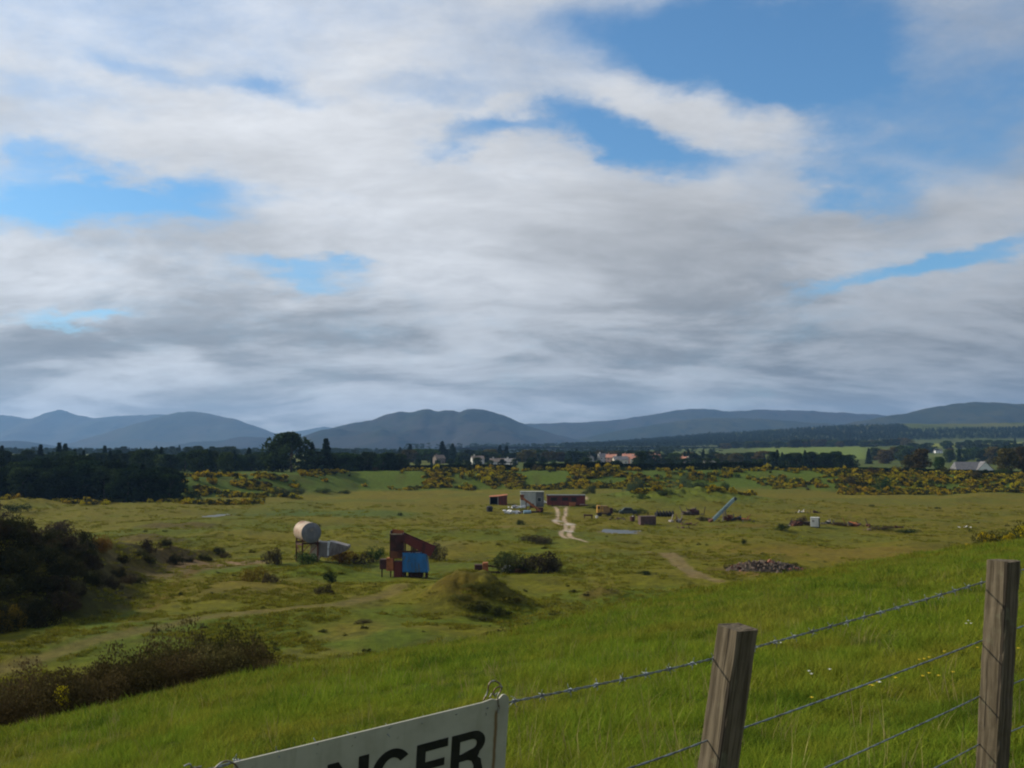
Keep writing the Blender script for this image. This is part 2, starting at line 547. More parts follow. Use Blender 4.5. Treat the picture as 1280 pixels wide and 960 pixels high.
M['rough_blade'] = leafy('rough_blade', (.125, .130, .012), (.195, .180, .022), .30, .35)

# ------------------------------------------------------------------ ground sheet
def poly_dist(x, y, pts):
    d = np.full(x.shape, 1e9)
    for (x0, y0), (x1, y1) in zip(pts[:-1], pts[1:]):
        dx, dy = x1 - x0, y1 - y0
        t = np.clip(((x - x0) * dx + (y - y0) * dy) / max(dx * dx + dy * dy, 1e-6), 0, 1)
        d = np.minimum(d, np.hypot(x - x0 - t * dx, y - y0 - t * dy))
    return d


def smooth_line(pts, n=6):
    out = []
    P = [np.array(p, float) for p in pts]
    for i in range(len(P) - 1):
        p0, p1, p2, p3 = P[max(i - 1, 0)], P[i], P[i + 1], P[min(i + 2, len(P) - 1)]
        for j in range(n):
            t = j / n
            out.append(tuple(.5 * ((2 * p1) + (-p0 + p2) * t + (2 * p0 - 5 * p1 + 4 * p2 - p3) * t * t + (-p0 + 3 * p1 - 3 * p2 + p3) * t ** 3)))
    out.append(tuple(P[-1]))
    return out


def track(pxs): return smooth_line([flr(*p) for p in pxs])


RUTS = [(track([(692, 634), (697, 641), (697, 648), (694, 653), (705, 658), (707, 665), (701, 671), (709, 675)]), .48),
        (track([(709, 634), (707, 643), (705, 650), (711, 656), (716, 661), (713, 668), (713, 673), (735, 680)]), .48),
        (track([(689, 634.5), (702, 634), (716, 632), (734, 629.8)]), 1.1)]
WET = [(flr(697, 652), 1.6), (flr(712, 656), 1.7), (flr(711, 668), 1.4)]
RUTS2 = [(track([(812, 689), (830, 696), (843, 704), (856, 715), (868, 723)]), .7), (track([(826, 690), (843, 697), (856, 706), (866, 714), (880, 722), (900, 726)]), .7)]
LANE = [(track([(-40, 846), (0, 834), (60, 819), (130, 804), (200, 792), (270, 782), (340, 774), (420, 765), (470, 754), (500, 742)]), 1.05)]
POOLS = [(flr(774, 666), 4.0, 5.4), (flr(272, 646), 2.6, 7.0), (flr(799, 664), 1.2, 2.6)]


def pool_mask(x, y, px, py, a, b):
    return ((x - px) / a) ** 2 + ((y - py) / b) ** 2 + fbm(x, y, 2.5, 3) * 1.2


def pick(mask, col, C): C[:] = C * (1 - mask[:, None]) + np.array(col) * mask[:, None]


def build_ground():
    u = np.arange(-.575, .5751, .0016)
    th = np.arctan(u)
    rest = np.linspace(th[-1], 2 * math.pi + th[0], 74)[1:-1]
    th = np.concatenate([th, rest])
    r = np.concatenate([np.geomspace(.25, 60, 150)[:-1], 1 / np.linspace(1 / 60, 1 / 520, 345)[:-1], np.geomspace(520, 14000, 92)])
    nc, nr = len(th), len(r)
    TH, RR = np.meshgrid(th, r)
    x = (RR * np.sin(TH)).ravel(); y = (RR * np.cos(TH)).ravel()
    z = H(x, y)
    # flat water
    pools = np.zeros(len(x), bool)
    for (p, a, b) in POOLS:
        q = pool_mask(x, y, p[0], p[1], a, b)
        zz = h1(*p) - .12
        near = q < 2.6
        w = sstep(2.4, 1.0, q[near])
        z[near] = z[near] * (1 - w) + zz * w
        pools |= q < 1.0
    hz = hill_z(x, y); bz = bank_z(x, y)
    on_hill = hz > z - .8
    on_bank = (bz > z - .9) & ~on_hill
    df = np.interp(pxof(x, y), DF_PX, DF) + fbm(x, y, 40, 2) * 6
    far = (y - df)
    # ---- colours of the soil and turf
    C = np.tile(np.array([.112, .118, .014]), (len(x), 1))
    n20 = fbm(x, y, 26, 4); n8 = fbm(x, y + 50, 9, 4); n60 = fbm(x + 90, y, 60, 3); n3 = fbm(x, y + 7, 2.6, 4)
    pick(sstep(.02, .42, n20) * .9, (.072, .112, .016), C)
    pick(sstep(.10, .55, -n20) * .6, (.130, .112, .020), C)
    pick(sstep(.12, .5, n8) * .65, (.070, .074, .020), C)
    pick(sstep(.25, .6, -n8) * .5, (.15, .130, .040), C)
    pick(sstep(.30, .62, n3) * .55, (.055, .062, .018), C)
    # towards the right and the far side the sward is tanner
    tan = np.clip(sstep(150, 320, y) * .55 + sstep(0, 60, x) * .35 * sstep(120, 200, y), 0, .8)
    pick(tan, (.112, .104, .018), C)
    pick(sstep(.1, .45, n20) * .5 * sstep(100, 200, y), (.085, .100, .022), C)
    p = flr(430, 641)
    q = ((x - p[0] - .25 * (y - p[1]) * 0) / 26) ** 2 + ((y - p[1] + .35 * (x - p[0])) / 17) ** 2
    pick(sstep(1.3, .4, q + n8 * .5) * .8, (.055, .095, .030), C)
    p = flr(320, 642)
    q = ((x - p[0]) / 14) ** 2 + ((y - p[1]) / 8) ** 2
    pick(sstep(1.3, .4, q + n8 * .5) * .6, (.05, .085, .028), C)
    for (cpx, cpy, a, b, w, col) in [(830, 745, 14, 10, .7, (.07, .12, .014)), (420, 727, 9, 5, .75, (.07, .115, .014)), (560, 735, 7, 4, .6, (.07, .11, .014)), (600, 772, 14, 6, .7, (.07, .115, .014)),
                                     (268, 704, 8, 10, .9, (.20, .15, .17)), (215, 716, 5, 14, .75, (.12, .09, .08)), (955, 716, 6, 4, .8, (.16, .11, .06)), (950, 711, 8, 5, .6, (.10, .075, .05)),
                                     (180, 678, 9, 5, .7, (.075, .055, .04)), (225, 660, 10, 7, .7, (.075, .055, .04)), (450, 754, 3, 2, .6, (.07, .06, .025)), (870, 697, 10, 5, .5, (.085, .08, .04)),
                                     (645, 660, 8, 6, .55, (.14, .11, .07)), (752, 743, 3, 2.5, .7, (.10, .07, .035)), (604, 758, 6, 6, .7, (.070, .064, .018)), (560, 765, 4, 5, .5, (.11, .085, .022)), (1050, 690, 20, 14, .45, (.15, .105, .03)), (990, 656, 20, 6, .45, (.10, .07, .03)),
                                     (300, 740, 10, 10, .5, (.125, .105, .03)), (545, 680, 8, 8, .5, (.12, .12, .05))]:
        p = flr(cpx, cpy)
        q = ((x - p[0]) / a) ** 2 + ((y - p[1]) / b) ** 2
        pick(sstep(1.4, .35, q + n8 * .45 + n3 * .3) * w, col, C)
    # faint wheel marks towards the bank
    for off in (0, 6):
        d = poly_dist(x, y, track([(252 + off, 708), (225 + off, 728), (185 + off * 2, 760), (150 + off * 2, 795)]))
        pick(sstep(.8, .1, d) * .55 * sstep(-.4, .2, n3 + .2), (.11, .075, .035), C)
    # far embankment and the fields beyond it
    pick(sstep(-4, 10, far + n8 * 5), (.062, .100, .020), C)
    pick(sstep(-4, 6, far) * sstep(.15, .5, n8) * .6, (.055, .062, .018), C)
    g = ((x - 57) / 34) ** 2 + ((y - 345) / 42) ** 2
    pick(sstep(1.3, .4, g + n8 * .4) * .75, (.066, .105, .018), C)
    fieldn = fbm(x, y, 300, 2)
    out = sstep(520, 600, y)
    pick(out, (.060, .085, .026), C)
    pick(out * sstep(0, .4, fieldn), (.085, .105, .035), C)
    fpx = pxof(x, y)
    pick(out * sstep(930, 960, fpx) * sstep(1095, 1070, fpx) * sstep(1250, 1320, y) * sstep(2050, 1900, y), (.105, .155, .04), C)
    pick(out * sstep(1150, 1165, fpx) * sstep(1750, 1800, y) * sstep(2300, 2100, y), (.14, .17, .04), C)
    # near slope
    hm = sstep(-1.6, .2, hz - z)
    G = np.tile(np.array([.060, .100, .012]), (len(x), 1))
    pick(sstep(.0, .5, fbm(x, y, 4, 4)) * .5, (.095, .110, .018), G)
    pick(sstep(.1, .55, -n20) * .4, (.055, .092, .014), G)
    pick(sstep(.1, .5, fbm(x, y + 31, 1.6, 4)) * .5, (.040, .070, .010), G)
    edge = np.interp(pxof(x, y), [0, 640, 1280], [24, 40, 110])
    pick(sstep(.45, 1.1, np.hypot(x, y) / edge + n8 * .25) * .55, (.105, .105, .022), G)
    C = C * (1 - hm[:, None]) + G * hm[:, None]
    # spoil bank
    bm = (sstep(-1.2, .3, bz - z) * (1 - hm))
    Bc = np.tile(np.array([.042, .038, .018]), (len(x), 1))
    pick(sstep(-.1, .4, n8), (.036, .040, .014), Bc)
    pick(sstep(.2, .6, n3), (.070, .055, .032), Bc)
    pick(sstep(122, 140, y) * .75, (.105, .082, .050), Bc)
    pick(sstep(122, 140, y) * sstep(.05, .35, n8) * .6, (.070, .066, .020), Bc)
    C = C * (1 - bm[:, None]) + Bc * bm[:, None]
    C = C * np.array([1.04, .95, .48])
    # ruts and lanes
    trk = np.zeros(len(x), bool)
    win = (y > 60) & (y < 400) & (np.abs(x) < 130)
    idx = np.nonzero(win)[0]
    xs, ys = x[idx], y[idx]
    jit = n3[idx] * .25
    def paint(lines, col, soft, w, solid):
        for pts, wd in lines:
            d = poly_dist(xs, ys, pts) + jit
            mk = sstep(wd * (1 + soft), wd * .45, d) * w
            C[idx] = C[idx] * (1 - mk[:, None]) + np.array(col) * mk[:, None]
            if solid: trk[idx] |= d < wd * .95
    paint(LANE, (.135, .108, .034), .9, .7, True)
    paint(RUTS2, (.18, .135, .06), .6, .8, True)
    paint(RUTS, (.36, .275, .19), .5, .95, True)
    for p, rad in WET:
        q = ((xs - p[0]) / rad) ** 2 + ((ys - p[1]) / (rad * 1.8)) ** 2
        mk = sstep(1.2, .3, q + jit * 2) * .7
        C[idx] = C[idx] * (1 - mk[:, None]) + np.array((.46, .42, .38)) * mk[:, None]
    for (p, a, b) in POOLS:
        q = pool_mask(x, y, p[0], p[1], a, b)
        pick(sstep(1.9, 1.0, q) * .8, (.13, .105, .05), C)
    C = np.clip(C, .004, 1)
    # ---- one sheet, faces handed to the part of the land they belong to
    V = np.stack([x, y, z], 1)
    i = np.arange(nr - 1)[:, None] * nc; j = np.arange(nc)[None, :]; j2 = (j + 1) % nc
    Q = np.stack([i + j, i + nc + j, i + nc + j2, i + j2], -1).reshape(-1, 4)[:, ::-1]
    P = V.reshape(nr, nc, 3)
    a = np.roll(P, -1, 1) - np.roll(P, 1, 1)
    b = np.gradient(P, axis=0)
    N = np.cross(a, b); N *= np.sign(N[..., 2:3]); N /= np.linalg.norm(N, axis=2, keepdims=True) + 1e-9
    N = N.reshape(-1, 3)
    q0 = Q[:, 0]
    reg = np.full(len(Q), 1)
    reg[far[q0] > 4] = 3
    reg[y[q0] > 560] = 4
    reg[on_bank[q0]] = 2
    reg[on_hill[q0]] = 0
    reg[trk[q0]] = 5
    reg[pools[q0]] = 6
    info = [('grass_slope', 'bright green grass slope falling from the fence to the quarry', 'grass slope'), ('quarry_floor', 'wide olive grass floor of the disused quarry', 'ground'),
            ('spoil_bank', 'dark scrubby spoil bank at the left edge', 'bank'), ('embankment', 'green embankment closing off the far side of the quarry', 'embankment'),
            ('farmland', 'fields and low farmland beyond the embankment', 'fields'), ('dirt_track', 'pale rutted dirt track across the quarry floor', 'track'), ('puddle', 'shallow pools of water lying on the quarry floor', 'water')]
    for ri, (nm, lab, cat) in enumerate(info):
        F_ = Q[reg == ri]
        if not len(F_): continue
        used, inv = np.unique(F_, return_inverse=True)
        inv = inv.reshape(F_.shape)
        c4 = np.ones((len(used), 4)); c4[:, :3] = C[used]
        me = arrays_mesh(nm, V[used], inv, True, {'Col': ('FLOAT_COLOR', c4)})
        me.normals_split_custom_set_from_vertices(N[used].tolist())
        o = link(nm, me, None, (M['water'] if nm == 'puddle' else M['turf'],))
        tag(o, lab, cat, None, 'structure')


build_ground()

# ------------------------------------------------------------------ hills and mountains
def heath(name, cols, sc):
    m, k, out = new_mat(name)
    pos = k.n('ShaderNodeNewGeometry').outputs['Position']
    v = k.mapping(pos, sc=(1, .35, 1.5))
    n = k.noise(v, sc, 7, .62, .4)
    n2 = k.noise(k.mapping(v, (900, 300, 0)), sc * 3.1, 6, .65)
    c = k.mix(k.smooth(n, .40, .60), (*cols[0], 1), (*cols[1], 1))
    c = k.mix(k.smooth(n2, .52, .66), c, (*cols[2], 1))
    b = k.n('ShaderNodeBsdfDiffuse'); k.put(b.inputs[0], c)
    m.node_tree.links.new(b.outputs[0], out.inputs[0])
    return m


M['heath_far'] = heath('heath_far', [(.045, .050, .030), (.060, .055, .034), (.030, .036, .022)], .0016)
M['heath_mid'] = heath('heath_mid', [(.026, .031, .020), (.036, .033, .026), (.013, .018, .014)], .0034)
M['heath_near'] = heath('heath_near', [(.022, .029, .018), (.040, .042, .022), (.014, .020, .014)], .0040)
M['moor'] = heath('moor', [(.060, .078, .026), (.085, .090, .034), (.040, .050, .022)], .006)


def hill(name, prof, D, front, back, mat, label, rough=.05, seed=0, foot=-45, face=None):
    px = np.arange(prof[0][0], prof[-1][0] + .1, 3.0)
    pp = np.array(prof, float)
    py = np.interp(px, pp[:, 0], pp[:, 1])
    ker = np.array([1, 3, 1.]); ker /= ker.sum()
    py = np.convolve(np.pad(py, 1, 'edge'), ker, 'valid')
    X = (px - CX) / F * D
    zr = (HY - py) / F * D
    zr = zr + fbm(X, X * 0 + seed * 77, D * .010, 4, .6) * D * .0010
    ts = np.concatenate([np.linspace(-1, -.06, 26), np.linspace(0, 1, 10)])
    V = []
    for t in ts:
        yy = D + t * (front if t < 0 else back)
        s = 1 - abs(t) ** 1.0
        s = s if t > 0 else (1 - abs(t)) ** (face or 1.15)
        zz = foot + (zr - foot) * s
        amp = (zr - foot) * rough * 4 * s * (1 - s)
        Y = np.full_like(X, yy)
        zz = zz + (fbm(X + seed * 999, Y * .9, D * .055, 5) * 1.3 - .2) * amp * 3
        V.append(np.stack([X, Y, np.minimum(zz, foot + (zr - foot) * (1 if t == 0 else .985 if t > -.1 else .95))], 1) if t != 0 else np.stack([X, Y, zr], 1))
    V = np.concatenate(V)
    nc = len(px); nr = len(ts)
    i = np.arange(nr - 1)[:, None] * nc; j = np.arange(nc - 1)[None, :]
    Q = np.stack([i + j, i + j + 1, i + nc + j + 1, i + nc + j], -1).reshape(-1, 4)
    o = link(name, arrays_mesh(name, V, Q, True), None, (mat,))
    tag(o, label, 'mountain' if name == 'mountain' else 'hill', None, 'structure')
    return o


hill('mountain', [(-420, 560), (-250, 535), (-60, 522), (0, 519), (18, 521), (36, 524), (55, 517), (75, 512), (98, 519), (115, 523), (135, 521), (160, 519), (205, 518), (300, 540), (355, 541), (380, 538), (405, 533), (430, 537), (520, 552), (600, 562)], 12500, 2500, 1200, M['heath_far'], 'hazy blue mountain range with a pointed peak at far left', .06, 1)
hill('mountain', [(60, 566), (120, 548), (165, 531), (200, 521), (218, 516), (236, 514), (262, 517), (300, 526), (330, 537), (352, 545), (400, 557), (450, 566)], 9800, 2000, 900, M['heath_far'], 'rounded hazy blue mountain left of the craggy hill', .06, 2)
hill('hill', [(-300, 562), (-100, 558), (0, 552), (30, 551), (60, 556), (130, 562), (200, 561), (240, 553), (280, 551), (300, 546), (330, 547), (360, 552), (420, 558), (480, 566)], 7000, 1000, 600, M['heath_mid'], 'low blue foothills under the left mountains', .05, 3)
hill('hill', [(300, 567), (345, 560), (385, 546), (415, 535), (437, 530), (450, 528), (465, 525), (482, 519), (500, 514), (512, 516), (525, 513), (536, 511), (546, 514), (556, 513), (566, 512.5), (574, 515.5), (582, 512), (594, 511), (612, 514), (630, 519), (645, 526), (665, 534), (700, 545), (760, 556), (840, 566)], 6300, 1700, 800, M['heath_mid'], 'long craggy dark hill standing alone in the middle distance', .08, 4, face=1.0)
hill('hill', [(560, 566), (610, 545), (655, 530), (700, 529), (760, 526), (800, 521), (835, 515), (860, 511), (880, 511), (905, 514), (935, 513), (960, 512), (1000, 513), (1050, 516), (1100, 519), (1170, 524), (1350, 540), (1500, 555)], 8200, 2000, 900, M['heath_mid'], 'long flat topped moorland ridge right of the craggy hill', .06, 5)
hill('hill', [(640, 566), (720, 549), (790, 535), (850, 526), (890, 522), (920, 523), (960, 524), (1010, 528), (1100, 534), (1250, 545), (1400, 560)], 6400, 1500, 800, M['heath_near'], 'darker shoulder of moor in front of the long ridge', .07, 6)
hill('hill', [(960, 560), (1040, 533), (1090, 524), (1130, 517), (1170, 508), (1200, 504), (1225, 502.5), (1255, 504), (1300, 506), (1400, 514), (1560, 530), (1700, 550)], 5600, 1500, 900, M['heath_near'], 'dark rounded hill rising at the right edge', .07, 7)
HILLSIDE = [(480, 566), (560, 563), (680, 558.5), (770, 553), (860, 546), (960, 538), (1040, 533), (1130, 530), (1200, 529.5), (1280, 529), (1420, 531), (1600, 545)]
hill('hillside', HILLSIDE, 3300, 1000, 700, M['moor'], 'low green hillside carrying the conifer plantation', .02, 8, foot=12, face=.95)

# ------------------------------------------------------------------ foliage
def leaf_quads(C, size, rg, flat=0.0, asp=.62):
    n = len(C)
    a = rg.normal(size=(n, 3)); a /= np.linalg.norm(a, axis=1, keepdims=True)
    b = rg.normal(size=(n, 3)); b[:, 2] *= (1 - flat); a[:, 2] *= (1 - flat)
    a /= np.linalg.norm(a, axis=1, keepdims=True) + 1e-9
    b -= a * (a * b).sum(1, keepdims=True); b /= np.linalg.norm(b, axis=1, keepdims=True) + 1e-9
    s = size * rg.uniform(.55, 1.35, (n, 1))
    a = a * s; b = b * s * asp
    V = np.stack([C - a, C - b * .9 + a * .1, C + a, C + b * .9 - a * .1], 1).reshape(-1, 3)
    Q = np.arange(4 * n).reshape(-1, 4)
    return V, Q


def cloud(cl, n, size, rg, fill=.45):
    """leaf centres and clump tints around clump spheres (x, y, z, rx, rz)"""
    cl = np.array(cl); w = cl[:, 3] ** 2; k = rg.choice(len(cl), n, p=w / w.sum())
    d = rg.normal(size=(n, 3)); d /= np.linalg.norm(d, axis=1, keepdims=True)
    rr = rg.uniform(fill, 1.0, (n, 1)) ** .6 * rg.uniform(.85, 1.12, (n, 1))
    P = cl[k, :3] + d * rr * cl[k][:, [3, 3, 4]]
    t = rg.random(len(cl))[k] * .65 + rg.random(n) * .35
    return P, t


def crown_mesh(name, cl, n, size, seed, zmin=None, flat=0.0):
    rg = np.random.default_rng(seed)
    P, t = cloud(cl, n, size, rg)
    if zmin is not None:
        ok = P[:, 2] > zmin; P, t = P[ok], t[ok]
    V, Q = leaf_quads(P, size, rg, flat)
    return arrays_mesh(name, V, Q, False, {'tint': ('FLOAT', np.repeat(t, 4))})


def broad_clumps(seed, w=.42, lo=.18, n=34, sharp=1.0):
    """crown of a broadleaf tree of height 1"""
    rg = random.Random(seed)
    out = []
    for i in range(n):
        z = lo + (1 - lo) * rg.random()
        t = (z - lo) / (1 - lo)
        prof = w * (math.sin(math.pi * min(.97, .16 + .80 * t)) ** .7) * sharp
        a = rg.random() * 6.283; q = prof * math.sqrt(rg.random())
        s = rg.uniform(.095, .165)
        out.append((q * math.cos(a), q * math.sin(a), min(z, 1 - s), s * 1.15, s * .9))
    return out


def conifer_mesh(name, seed, w=.2, n=1500, lo=.03):
    rg = np.random.default_rng(seed)
    L = 15
    z = lo + (1 - lo) * rg.random(n) ** 1.15
    lay = np.floor(z * L + rg.random(n) * .5) / L
    rad = w * (1.0 - lay) ** .85 * rg.uniform(.25, 1.08, n) + .012
    a = rg.random(n) * 6.283
    lob = 1 + .22 * np.sin(a * 5 + lay * 40) + .15 * np.sin(a * 3 + lay * 17)
    rad = rad * lob
    zz = z - rad * .35
    P = np.stack([rad * np.cos(a), rad * np.sin(a), np.clip(zz, .02, 1)], 1)
    V, Q = leaf_quads(P, .048, rg, .55, .55)
    return arrays_mesh(name, V, Q, False, {'tint': ('FLOAT', np.repeat(rg.random(n), 4))})


def trunk_mesh(name, seed, top=.75, r=.022, limbs=5):
    rg = random.Random(seed)
    mb = MB()
    pts = [(0, 0, -.03)]
    for i in range(1, 6): pts.append((rg.uniform(-.02, .02), rg.uniform(-.02, .02), top * i / 5))
    mb.tube(pts, [r * (1.25 - .2 * i) for i in range(6)], 6)
    for i in range(limbs):
        a = rg.random() * 6.283; z = rg.uniform(.2, .55) * top / .75
        d = Vector((math.cos(a) * .22, math.sin(a) * .22, .22))
        p = Vector((0, 0, z))
        mb.tube([p, p + d * .5 + Vector((0, 0, -.01)), p + d], [r * .5, r * .35, r * .12], 5)
    return mb.mesh(name, True)


BROAD = []
for s_, w_, lo_ in [(1, .42, .10), (2, .36, .12), (3, .50, .08), (4, .30, .10), (5, .44, .14)]:
    BROAD.append((crown_mesh('crown', broad_clumps(s_, w_, lo_, 46), 2600, .042, s_), trunk_mesh('trunk', s_)))
CONI = [(conifer_mesh('crown', 20 + i, w), trunk_mesh('trunk', 30 + i, .92, .016, 0)) for i, w in enumerate((.20, .15, .25))]


def mat_copy(me, mat):
    key = (me.name, mat.name)
    if key not in MESHES:
        c = me.copy(); c.materials.clear(); c.materials.append(mat); MESHES[key] = c
    return MESHES[key]


def tree(p, h, kind, leaf, label, group=None, wide=1.0, name=None, idx=None):
    src = (BROAD if kind == 'broad' else CONI)
    cm, tm = src[random.randrange(len(src)) if idx is None else idx]
    nm = name or ('broadleaf_tree' if kind == 'broad' else 'conifer_tree')
    t = empty(nm, p, random.random() * 6.28, label, 'tree', group)
    t.scale = (h * wide, h * wide, h)
    for n_, me, m in (('trunk', tm, M['bark']), ('crown', cm, M[leaf])):
        o = bpy.data.objects.new(n_, mat_copy(me, m)); COL.objects.link(o); o.parent = t
    return t


def wood(x0, x1, D0, D1, n, hs, mix, leafs, label, group, wide=(.9, 1.3), gap=None):
    """trees scattered over a strip of ground, each its own thing"""
    for i in range(n):
        px = x0 + (x1 - x0) * (i + random.random()) / n
        D = random.uniform(D0, D1)
        if gap and gap[0] < px < gap[1]: continue
        kind = 'broad' if random.random() > mix else 'conifer'
        lf = random.choice(leafs) if kind == 'broad' else 'needle'
        h = random.uniform(*hs) * (1.1 if kind == 'conifer' else 1)
        p = on(px, D); p.z -= .2
        third = 'left third' if px < x0 + (x1 - x0) / 3 else 'right third' if px > x1 - (x1 - x0) / 3 else 'middle'
        tree(p, h, kind, lf, (label % ('broadleaf' if kind == 'broad' else 'pointed conifer')) + ', ' + third, group + ', ' + third + (' (broadleaf)' if kind == 'broad' else ' (conifer)'), random.uniform(*wide) if kind == 'broad' else random.uniform(.9, 1.2))


big = on(365, 480)
tree(big, 19.5, 'broad', 'leaf_dark', 'big dark round-headed tree, tallest above the left woods', None, 1.28, idx=2)
p = on(349, 492); tree(p, 15, 'broad', 'leaf_dark', 'dark broadleaf tree tucked against the left side of the big round tree', None, 1.1, idx=0)
tree(on(408, 500), 16.5, 'conifer', 'needle', 'dark pointed conifer just right of the big round tree', None, 1.3, idx=0)
tree(on(391, 505), 14.0, 'conifer', 'needle', 'narrow dark conifer between the big round tree and the pointed conifer', None, 1.3, idx=1)
wood(-40, 215, 338, 362, 40, (9.5, 12.5), .15, ['leaf_dark', 'leaf_dark', 'hedge_leaf'], 'dark %s tree in the dark front belt at the left quarry edge', 'trees of the dark front belt at left', (1.0, 1.4))
wood(-40, 330, 470, 640, 62, (8.5, 12), .22, ['leaf_dark', 'leaf_dark', 'leaf_mid'], 'dark %s tree in the wood left of the big round tree', 'trees of the wood left of the big round tree', (1.0, 1.4))
for px, D, h in ((52, 560, 14.5), (75, 570, 15.5), (83, 560, 15), (132, 600, 14), (4, 540, 14), (312, 560, 12.5)):
    tree(on(px, D), h, 'conifer', 'needle', 'tall conifer standing above the wood left of the big round tree', 'tall conifers above the left wood', 1.2)
wood(232, 300, 900, 1000, 9, (10, 14), .1, ['leaf_dark'], 'dark %s tree of the skyline clump left of the big round tree', 'trees of the skyline clump')
wood(150, 260, 1250, 1500, 12, (9, 14), .3, ['leaf_dark'], 'dark %s tree on the far field edge under the blue mountains', 'trees on the far field edge')
wood(385, 500, 500, 540, 26, (8.5, 10.5), .12, ['leaf_dark', 'leaf_mid'], 'dark %s tree in the row right of the big round tree', 'trees in the row right of the big round tree', (1.1, 1.4))
wood(500, 960, 840, 1040, 84, (8, 12.5), .16, ['leaf_dark', 'leaf_mid', 'leaf_dark', 'leaf_brown'], 'dark %s tree among the village houses under the craggy hill', 'trees behind the village', (1.4, 1.9))
wood(500, 960, 640, 730, 34, (4.5, 7), .08, ['leaf_dark', 'leaf_mid'], 'small dark %s tree in front of the village houses', 'trees in front of the village', (1.1, 1.5))
for px, D, h in ((553, 900, 18.5), (513, 880, 16), (566, 930, 16.5), (625, 900, 15.5), (633, 930, 15)):
    tree(on(px, D), h, 'conifer', 'needle', 'tall conifer rising above the village trees', 'tall conifers above the village', 1.3)
wood(960, 1062, 640, 690, 15, (8, 12), .25, ['leaf_dark', 'leaf_dark'], 'dark %s tree in the row below the bright green field', 'trees below the bright green field', (1.1, 1.4))
wood(1082, 1290, 950, 1300, 34, (12, 19), .2, ['leaf_dark', 'leaf_mid', 'leaf_brown'], 'dark %s tree in the wood behind the white gabled bungalow', 'trees behind the white gabled bungalow', (1.0, 1.4), (1160, 1181))
wood(900, 1140, 1850, 2150, 44, (11, 16), .1, ['leaf_mid', 'leaf_brown', 'leaf_dark'], '%s tree of the belt above the bright green field', 'trees above the bright green field', (1.7, 2.4))
wood(1140, 1300, 1450, 1750, 22, (11, 16), .1, ['leaf_dark', 'leaf_mid'], 'dark %s tree on the far slope at right', 'trees on the far slope at right', (1.5, 2.2), (1160, 1182))
tree(on(1150, 545), 13.0, 'broad', 'leaf_brown', 'russet brown tree left of the white gabled bungalow', None, 1.15, idx=3)
tree(on(1136, 560), 9.5, 'broad', 'leaf_brown', 'smaller brown tree beside the russet tree', None, 1.1, idx=1)
tree(on(1172, 600), 9, 'broad', 'leaf_mid', 'small green tree between the russet tree and the bungalow', None, 1.0, idx=1)
tree(on(1256, 520), 14.0, 'broad', 'leaf_brown', 'tall olive tree right of the white gabled bungalow', None, 1.0, idx=1)
tree(on(1279, 525), 15.0, 'broad', 'leaf_brown', 'olive tree at the right edge past the bungalow', None, 1.0, idx=3)
tree(on(800, 600), 10.5, 'broad', 'leaf_mid', 'mid green tree in front of the pink roofed houses', None, 1.0, idx=3)


# geometry-node scatter for what nobody could count
def scatter(name, pts, scl, rotz, variants, label, cat, tilt=0.0, kind='stuff'):
    rg = np.random.default_rng(11)
    coll = bpy.data.collections.new(name + '_source')
    for v in variants: coll.objects.link(v)
    me = bpy.data.meshes.new(name)
    pts = np.asarray(pts, np.float32)
    me.vertices.add(len(pts)); me.vertices.foreach_set('co', pts.ravel())
    a = me.attributes.new('scl', 'FLOAT_VECTOR', 'POINT'); a.data.foreach_set('vector', np.asarray(scl, np.float32).ravel())
    rot = np.zeros((len(pts), 3), np.float32); rot[:, 2] = rotz; rot[:, :2] = rg.normal(size=(len(pts), 2)) * tilt
    a = me.attributes.new('rot', 'FLOAT_VECTOR', 'POINT'); a.data.foreach_set('vector', rot.ravel())
    a = me.attributes.new('pick', 'INT', 'POINT'); a.data.foreach_set('value', rg.integers(0, len(variants), len(pts)).astype(np.int32))
    o = link(name, me)
    g = bpy.data.node_groups.new(name, 'GeometryNodeTree')
    g.interface.new_socket('Geometry', in_out='INPUT', socket_type='NodeSocketGeometry')
    g.interface.new_socket('Geometry', in_out='OUTPUT', socket_type='NodeSocketGeometry')
    n = g.nodes; L = g.links
    gi = n.new('NodeGroupInput'); go = n.new('NodeGroupOutput')
    ci = n.new('GeometryNodeCollectionInfo'); ci.inputs[0].default_value = coll; ci.inputs['Separate Children'].default_value = True; ci.inputs['Reset Children'].default_value = True
    ip = n.new('GeometryNodeInstanceOnPoints'); ip.inputs['Pick Instance'].default_value = True
    def att(nm, ty):
        q = n.new('GeometryNodeInputNamedAttribute'); q.data_type = ty; q.inputs[0].default_value = nm
        return q.outputs[0]
    L.new(gi.outputs[0], ip.inputs['Points']); L.new(ci.outputs[0], ip.inputs['Instance'])
    L.new(att('pick', 'INT'), ip.inputs['Instance Index']); L.new(att('rot', 'FLOAT_VECTOR'), ip.inputs['Rotation']); L.new(att('scl', 'FLOAT_VECTOR'), ip.inputs['Scale'])
    L.new(ip.outputs[0], go.inputs[0])
    md = o.modifiers.new('scatter', 'NODES'); md.node_group = g
    return tag(o, label, cat, None, kind)


def source(name, me, mat):
    o = bpy.data.objects.new(name, mat_copy(me, mat)); return o


# plantation on the hillside (a far wood that reads as one mass)
small_con = [conifer_mesh('plantation_tree', 60 + i, .26, 220, .02) for i in range(3)]


def hillside_z(x, y):
    px = CX + x / 3300 * F
    pp = np.array(HILLSIDE, float)
    zr = (HY - np.interp(px, pp[:, 0], pp[:, 1])) / F * 3300
    s = np.clip(1 - np.abs(y - 3300) / np.where(y < 3300, 1000, 700), 0, 1) ** .95
    return np.maximum(12 + (zr - 12) * s, far_z(x, y))


